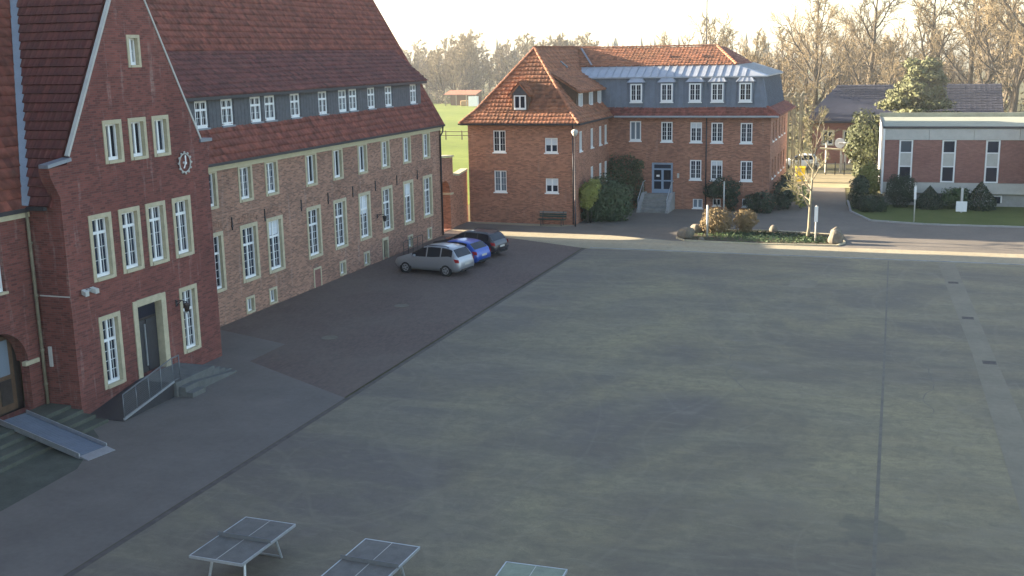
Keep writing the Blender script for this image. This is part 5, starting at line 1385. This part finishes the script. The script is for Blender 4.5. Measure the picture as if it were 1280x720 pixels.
# tan beech at the right edge
bt = bare_tree('beech_tree', (10.6, 88.4, 0), G_thin, 'beech with tan withered leaves at the right picture edge', .5, 2.0)
V, F = leaf_cloud([(0, 0, 3.4, 1.5, 1.2, 1.6), (-.6, -.2, 4.8, 1.1, 1, 1.2), (.3, 0, 2.2, 1.2, 1, 1.0), (.6, .2, 6.0, 1.2, 1.0, 1.0)], 3400, .12, 77, .2, .2)
o = link('leaves', np_mesh('leaves', V, F, M['leaf_tan']), bt); o.scale = (2, 2, 2)

# woods as one mass
def wood(name, spots, seed, m, lab, geos):
    rs = np.random.RandomState(seed); VV = []; FF = []; MM = []; k = 0
    for (x, y, s) in spots:
        g = geos[rs.randint(len(geos))]['simple']
        a = rs.rand() * 6.28; c, s_ = math.cos(a), math.sin(a)
        V = g[0] * np.array([s * rs.uniform(.9, 1.2), s * rs.uniform(.9, 1.2), s * rs.uniform(.85, 1.15)])
        V = np.stack([V[:, 0] * c - V[:, 1] * s_ + x, V[:, 0] * s_ + V[:, 1] * c + y, V[:, 2]], 1)
        VV.append(V); FF.append(g[1] + k); MM.append(g[2]); k += len(V)
    me = np_mesh(name, np.concatenate(VV), np.concatenate(FF), M['bark']); me.materials.append(m)
    me.polygons.foreach_set('material_index', np.concatenate(MM)); me.update()
    tag(link(name, me), lab, 'woodland', kind='stuff')
def simple(seed, h, tw, **k):
    l, tv, tf = bare_tree_geo(seed, h, k.get('spread', .42), .35, .12, 10, 6, 5, 3, tw, 0, .6, True)
    lv = np.array(l.v, np.float32); tri = []
    for f in l.f:
        for i in range(1, len(f) - 1): tri.append((f[0], f[i], f[i + 1]))
    return np.concatenate([lv, tv]), np.concatenate([np.array(tri, np.int32), tf + len(lv)]), np.concatenate([np.zeros(len(tri), np.int32), np.ones(len(tf), np.int32)])
WG = [{'simple': simple(40 + i, 15, .04)} for i in range(3)]
WF = [{'simple': simple(50 + i, 15, .055)} for i in range(2)]
rg = random.Random(4)
spots = []
for i in range(150):
    y = rg.uniform(262, 330); q = rg.uniform(-.60, -.26); spots.append((q * y, y, rg.uniform(.75, 1.08)))
wood('far_wood', spots, 1, M['twig_far'], 'bare wood edge along the far side of the meadow', WF)
spots = []
for i in range(84):
    y = rg.uniform(165, 260); q = rg.uniform(-.17, .22); spots.append((q * y, y, rg.uniform(.6, 1.0) * (1.0 if q * y < 12 else 1.45)))
wood('near_wood', spots, 2, M['twig'], 'dense bare wood behind the dark roofed house', WG)
spots = []
for i in range(55):
    y = rg.uniform(330, 430); q = rg.uniform(-.34, -.02); spots.append((q * y, y, rg.uniform(.45, .7)))
wood('horizon_wood', spots, 3, M['twig_far'], 'low distant wood on the horizon beyond the annex', WF)
# undergrowth of the woods and distant conifers
V, F = leaf_cloud([(q * 262, 262 + rg.uniform(-4, 10), 1.2, 6, 4, rg.uniform(1.5, 3)) for q in [-.60 + .012 * i for i in range(29)]], 16000, .22, 60, .2, .2)
tag(link('undergrowth', np_mesh('undergrowth', V, F, M['twig_far'])), 'brown scrub at the foot of the meadow wood', 'scrub', kind='stuff')
V, F = leaf_cloud([(x, 140 + rg.uniform(0, 25), 2, 5, 4, rg.uniform(3, 6)) for x in range(-34, 44, 4)], 12000, .2, 61, .2, .2)
tag(link('undergrowth', np_mesh('undergrowth', V, F, M['twig_olive'])), 'olive scrub at the foot of the wood behind the house', 'scrub', kind='stuff')
fc = MB()
for i in range(70):
    y = rg.uniform(430, 520); x = rg.uniform(-.36, -.05) * y; h = rg.uniform(12, 17.5)
    for k in range(5):
        z = h * (.1 + .18 * k); r = h * .16 * (1.1 - .2 * k)
        fc.tube([(x + rg.uniform(-.2, .2), y, z), (x, y, z + h * .26)], [r, .05], 7, False)
tag(fc.build('horizon_conifers', M['leaf_dark']), 'row of tiny dark conifers along the far horizon', 'woodland', kind='stuff')
# trees on the meadow behind the school, whose shade streaks the road
for i, (x, y, s, lab) in enumerate(((-62, 70.5, .55, 'bare tree behind the garden wall nearest the school'), (-74, 73.5, .6, 'bare tree on the meadow behind the annex'))):
    bare_tree('bare_tree', (x, y, 0), G_thin, lab, s, i * 2.0, group='meadow trees behind the garden wall')

# ================================================================ playground corner beyond the lane
pg = empty('playground_frame', (-4.6, 113, 0), label='playground frame with white discs and yellow and red bars beyond the lane', cat='playground')
for x in (-2.0, -.6, 1.0, 2.3):
    b = MB(); b.tube([(x, 0, 0), (x, 0, 3.0)], .09, 6); b.build('post', M['offwhite'], pg)
for z, m_, x0, x1, r_ in ((2.25, 'sandstone', -2.6, .0, .10), (2.1, 'red', -.4, 2.4, .11), (2.75, 'offwhite', -.8, 2.2, .12)):
    b = MB(); b.tube([(x0, -.1, z + .15), (x1, -.1, z)], r_, 6); b.build('bar', M[m_], pg)
b = MB(); b.tube([(-.75, -.15, 2.9), (-.75, .05, 2.9)], .48, 14); b.build('disc', M['white'], pg)
b = MB(); b.tube([(1.8, -.15, 2.4), (1.8, .05, 2.4)], .26, 12); b.build('disc', M['white'], pg)
b = MB(); b.tube([(-.4, -.1, 2.9), (.8, -.1, 2.9), (.2, -.1, 1.0), (1.2, -.1, .9)], .13, 6); b.build('slide_rail', M['white'], pg)
for x in (-.55, -.2, .9, 1.25, 1.9):
    b = MB(); b.box(x - .12, x + .12, -.2, -.05, .3, 1.8 + .2 * (x > 1)); b.build('board', M['offwhite'], pg)
fe = empty('lane_fence', (-4.8, 111.2, 0), label='low grey lattice fence closing the lane before the playground', cat='fence')
for x in [-3.4 + .85 * i for i in range(8)]:
    b = MB(); b.box(x, x + .08, 0, .08, 0, 1.25); b.build('post', M['steel_dark'], fe)
    b = MB()
    for k in range(7): b.box(x + .1 + k * .105, x + .13 + k * .105, .02, .05, .12, 1.1)
    b.box(x + .08, x + .85, .01, .02, 1.02, 1.1); b.box(x + .08, x + .85, .01, .02, .12, .2)
    b.build('panel', M['concrete'], fe)
yb = empty('yellow_bin', (-8.3, 104.5, 0), label='bright yellow bin beside the lane behind the annex', cat='bin')
b = MB(); b.hexa([(-.36, -.3, .1), (.36, -.3, .1), (.36, .3, .1), (-.36, .3, .1), (-.42, -.36, 1.35), (.42, -.36, 1.35), (.42, .36, 1.35), (-.42, .36, 1.35)]); b.build('bin_body', M['yellow'], yb, bevel=.03)
b = MB(); b.prism([(-.45, -.4, 1.355), (-.45, .4, 1.355), (-.45, .4, 1.42), (-.45, -.3, 1.5)], (.9, 0, 0)); b.build('lid', M['yellow'], yb)
for s in (-.3, .3):
    b = MB(); b.tube([(s, .3, .1), (s + .05, .3, .1)], .1, 10); b.build('wheel', M['rubber'], yb)
# white car seen past the annex corner
car('parked_car', 'white car half hidden past the right corner of the annex', (-9.4, 116.5, 0), R(185), M['white'], 4.2, 1.75,
    [(0, .58), (.10, .74), (.9, .92), (1.15, .98), (2.0, 1.42), (2.5, 1.5), (3.3, 1.47), (3.7, 1.36), (4.0, 1.0), (4.12, .92), (4.2, .6)],
    [(0, .56), (.9, .88), (1.2, .92), (2.5, .95), (3.5, 1.02), (4.05, .97), (4.2, .58)], (1.3, 3.6), (2.25,), (1.15, 1.95), (3.7, 4.0), (.8, 3.4), 'cars beyond the lane')
# timber pergola behind the annex
pe = empty('timber_pergola', (-11.0, 108, 0), label='weathered timber post frame behind the right end of the annex', cat='pergola')
for i in range(7):
    for yy in (0, 2.5):
        b = MB(); b.box(-1.6 + i * .62, -1.46 + i * .62, yy, yy + .14, 0, 7.6 if yy else 7.3); b.build('post', M['bark_pale'], pe)
for z, yy in ((7.3, -.02), (7.6, 2.48)):
    b = MB(); b.box(-1.9, 2.6, yy, yy + .18, z, z + .2); b.build('beam', M['bark_pale'], pe)
for i in range(7):
    b = MB(); b.prism([(-1.58 + i * .62, -.2, 7.5), (-1.58 + i * .62, 2.9, 7.8), (-1.58 + i * .62, 2.9, 7.92), (-1.58 + i * .62, -.2, 7.62)], (.08, 0, 0)); b.build('rafter', M['bark_pale'], pe)
# meadow fence
mf = empty('meadow_fence', (-58, 150, 0), label='thin dark post and rail fence crossing the bright meadow', cat='fence')
for i in range(18):
    b = MB(); b.box(-24 + i * 2.5, -23.88 + i * 2.5, 0, .12, 0, 1.3); b.build('post', M['wood_brown'], mf)
for z in (.55, 1.1):
    b = MB(); b.box(-24, 18.6, .03, .08, z, z + .09); b.build('rail', M['wood_brown'], mf)

# ================================================================ thin winter haze
b = MB(); b.box(-700, 700, -40, 900, -1.0, 34)
hz = b.build('haze', None)
hm = bpy.data.materials.new('haze_air'); hm.use_nodes = True
ht = hm.node_tree; ht.nodes.remove(ht.nodes['Principled BSDF'])
pv = ht.nodes.new('ShaderNodeVolumePrincipled'); pv.inputs['Color'].default_value = (.90, .93, .97, 1); pv.inputs['Density'].default_value = .0003; pv.inputs['Anisotropy'].default_value = .2
ht.links.new(pv.outputs[0], ht.nodes['Material Output'].inputs['Volume'])
hz.data.materials.append(hm)
tag(hz, 'thin pale winter haze filling the air over the scene', 'haze', kind='stuff')
